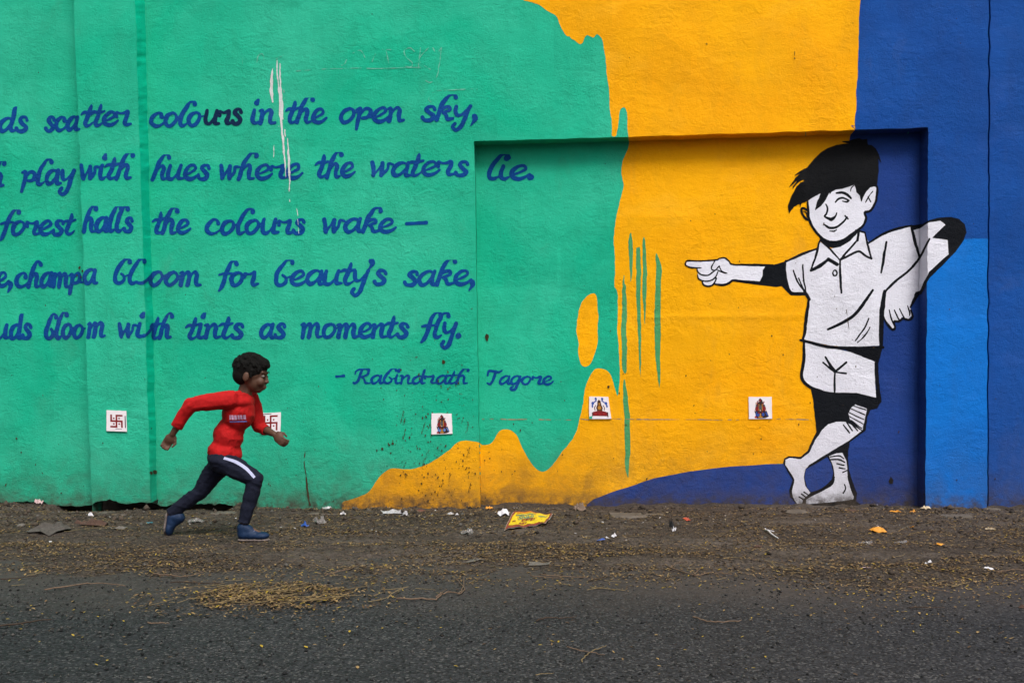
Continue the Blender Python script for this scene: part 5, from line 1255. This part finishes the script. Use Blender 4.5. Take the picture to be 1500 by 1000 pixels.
LAV = cloth('pale_print', (.50, .30, .45)); BLP = cloth('blue_print', (.10, .14, .42))
cells = []; x = 345.0
while x < 364: w_ = random.uniform(2.0, 3.6); cells.append((x, 606.5, x + w_, 613)); x += w_ + .9
decal('chest_print', me, cells, LAV, sh, .0025); decal('print_underline', me, [(345, 615, 366, 616.8)], BLP, sh, .0025)
# trousers
bm = bmesh.new()
def tleg(h_, k, a, f_=1.04):
    c = k.lerp(a, f_); dn = (a - k).normalized()
    add_limb(bm, [(h_, .074), (h_.lerp(k, .5), .063), (k, .048), (k.lerp(a, .4), .045), (c + dn * .03, .037)]); return (c, dn)
t1 = tleg(hipR, kR, aR); t2 = tleg(hipL, kL, aL); add_ell(bm, pe, (.090, .112, .078), rt)
me2 = remesh(bm, .0055, 4, lambda v: .0065 * (.35 - abs(n3(Vector((v.x * .5 - v.z * .3, v.y * .5, v.z * 1.2 + v.x * .4)), 18, 15))) + .003 * (.35 - abs(n3(v, 32, 17))) + .002 * n3(v, 8, 18), [(J(330, 652), Vector((.2, 0, 1)).normalized())])
cutnear(me2, *t1); cutnear(me2, *t2)
tr = link('trousers', me2, NAVY, root); md = tr.modifiers.new('thick', 'SOLIDIFY'); md.thickness = .003
bv = BVHTree.FromPolygons([v.co for v in me2.vertices], [p.vertices[:] for p in me2.polygons]); V = []; F = []
path = [J(337, 668), J(352, 673), J(368, 683), J(381, 696)]; path = catmull([tuple(p) for p in path], 8)
for i, p in enumerate(path):
    a = Vector(path[max(0, i - 1)]); b = Vector(path[min(len(path) - 1, i + 1)]); t = (b - a).normalized(); nn = Vector((-t.z, 0, t.x))
    for s_ in (-1, 0, 1):
        q = Vector(p) + nn * s_ * .007; h_ = bv.ray_cast(Vector((q.x, PLANE - .5, q.z)), Vector((0, 1, 0)))
        V.append(tuple((h_[0] if h_[0] is not None else q) + Vector((0, -.003, 0))))
F = [(i * 3 + k, i * 3 + k + 1, i * 3 + k + 4, i * 3 + k + 3) for i in range(len(path) - 1) for k in range(2)]
pydata('side_stripe', V, F, STR, tr, True)
# shoes
def shoe(a, toe, heel_dir, off):
    d = (toe - a); d.y = 0; d.normalize(); return d
def make_shoe(heel, toe, upv):
    d = (toe - heel).normalized(); upv = (upv - d * upv.dot(d)).normalized(); s_ = d.cross(upv); m = Matrix((d, s_, upv)).transposed(); L_ = (toe - heel).length
    bm = bmesh.new()
    def q(u, h_): return heel + d * u * L_ + upv * h_
    add_ell(bm, q(.16, .030), (.038, .034, .036), m); add_ell(bm, q(.42, .026), (.055, .035, .030), m); add_ell(bm, q(.78, .020), (.048, .040, .023), m); add_limb(bm, [(q(.14, .03), .034), (q(.13, .066), .036)]); add_limb(bm, [(q(.24, .058), .032), (q(.42, .044), .027)])
    up_ = link('shoe', remesh(bm, .005, 4), SHOE, root)
    bm = bmesh.new()
    for u, r in ((.06, .026), (.14, .031), (.3, .030), (.45, .030), (.6, .034), (.75, .038), (.88, .034), (.98, .022)): add_ell(bm, q(u, -.003), (.022, r, .010), m, 14)
    link('sole', remesh(bm, .005, 3), SOLE, up_)
    bm = bmesh.new()
    for k in range(4): add_limb(bm, [(q(.42 + .09 * k, .060 - .009 * k) - s_ * .016, .0028), (q(.46 + .09 * k, .058 - .009 * k) + s_ * .016, .0028)])
    me = bpy.data.meshes.new('m'); bm.to_mesh(me); bm.free(); link('laces', me, STR, up_)
gzr = gz(J(372, 785).x, PLANE - .075)
h1 = J(356, 779, -.075); h1.z = gzr + .012; t1_ = J(396, 783, -.075); t1_.z = gzr + .012
make_shoe(h1, t1_, Vector((0, 0, 1)))
gzl = gz(J(246, 792).x, PLANE + .07)
t2_ = J(237, 792, .07); t2_.z = gzl + .022
make_shoe(J(240, 755, .07), t2_, Vector((.95, 0, .25)))
print('objects', len(bpy.data.objects), 'tris', sum(len(m.loop_triangles) if m.loop_triangles else len(m.polygons) * 2 for m in bpy.data.meshes))
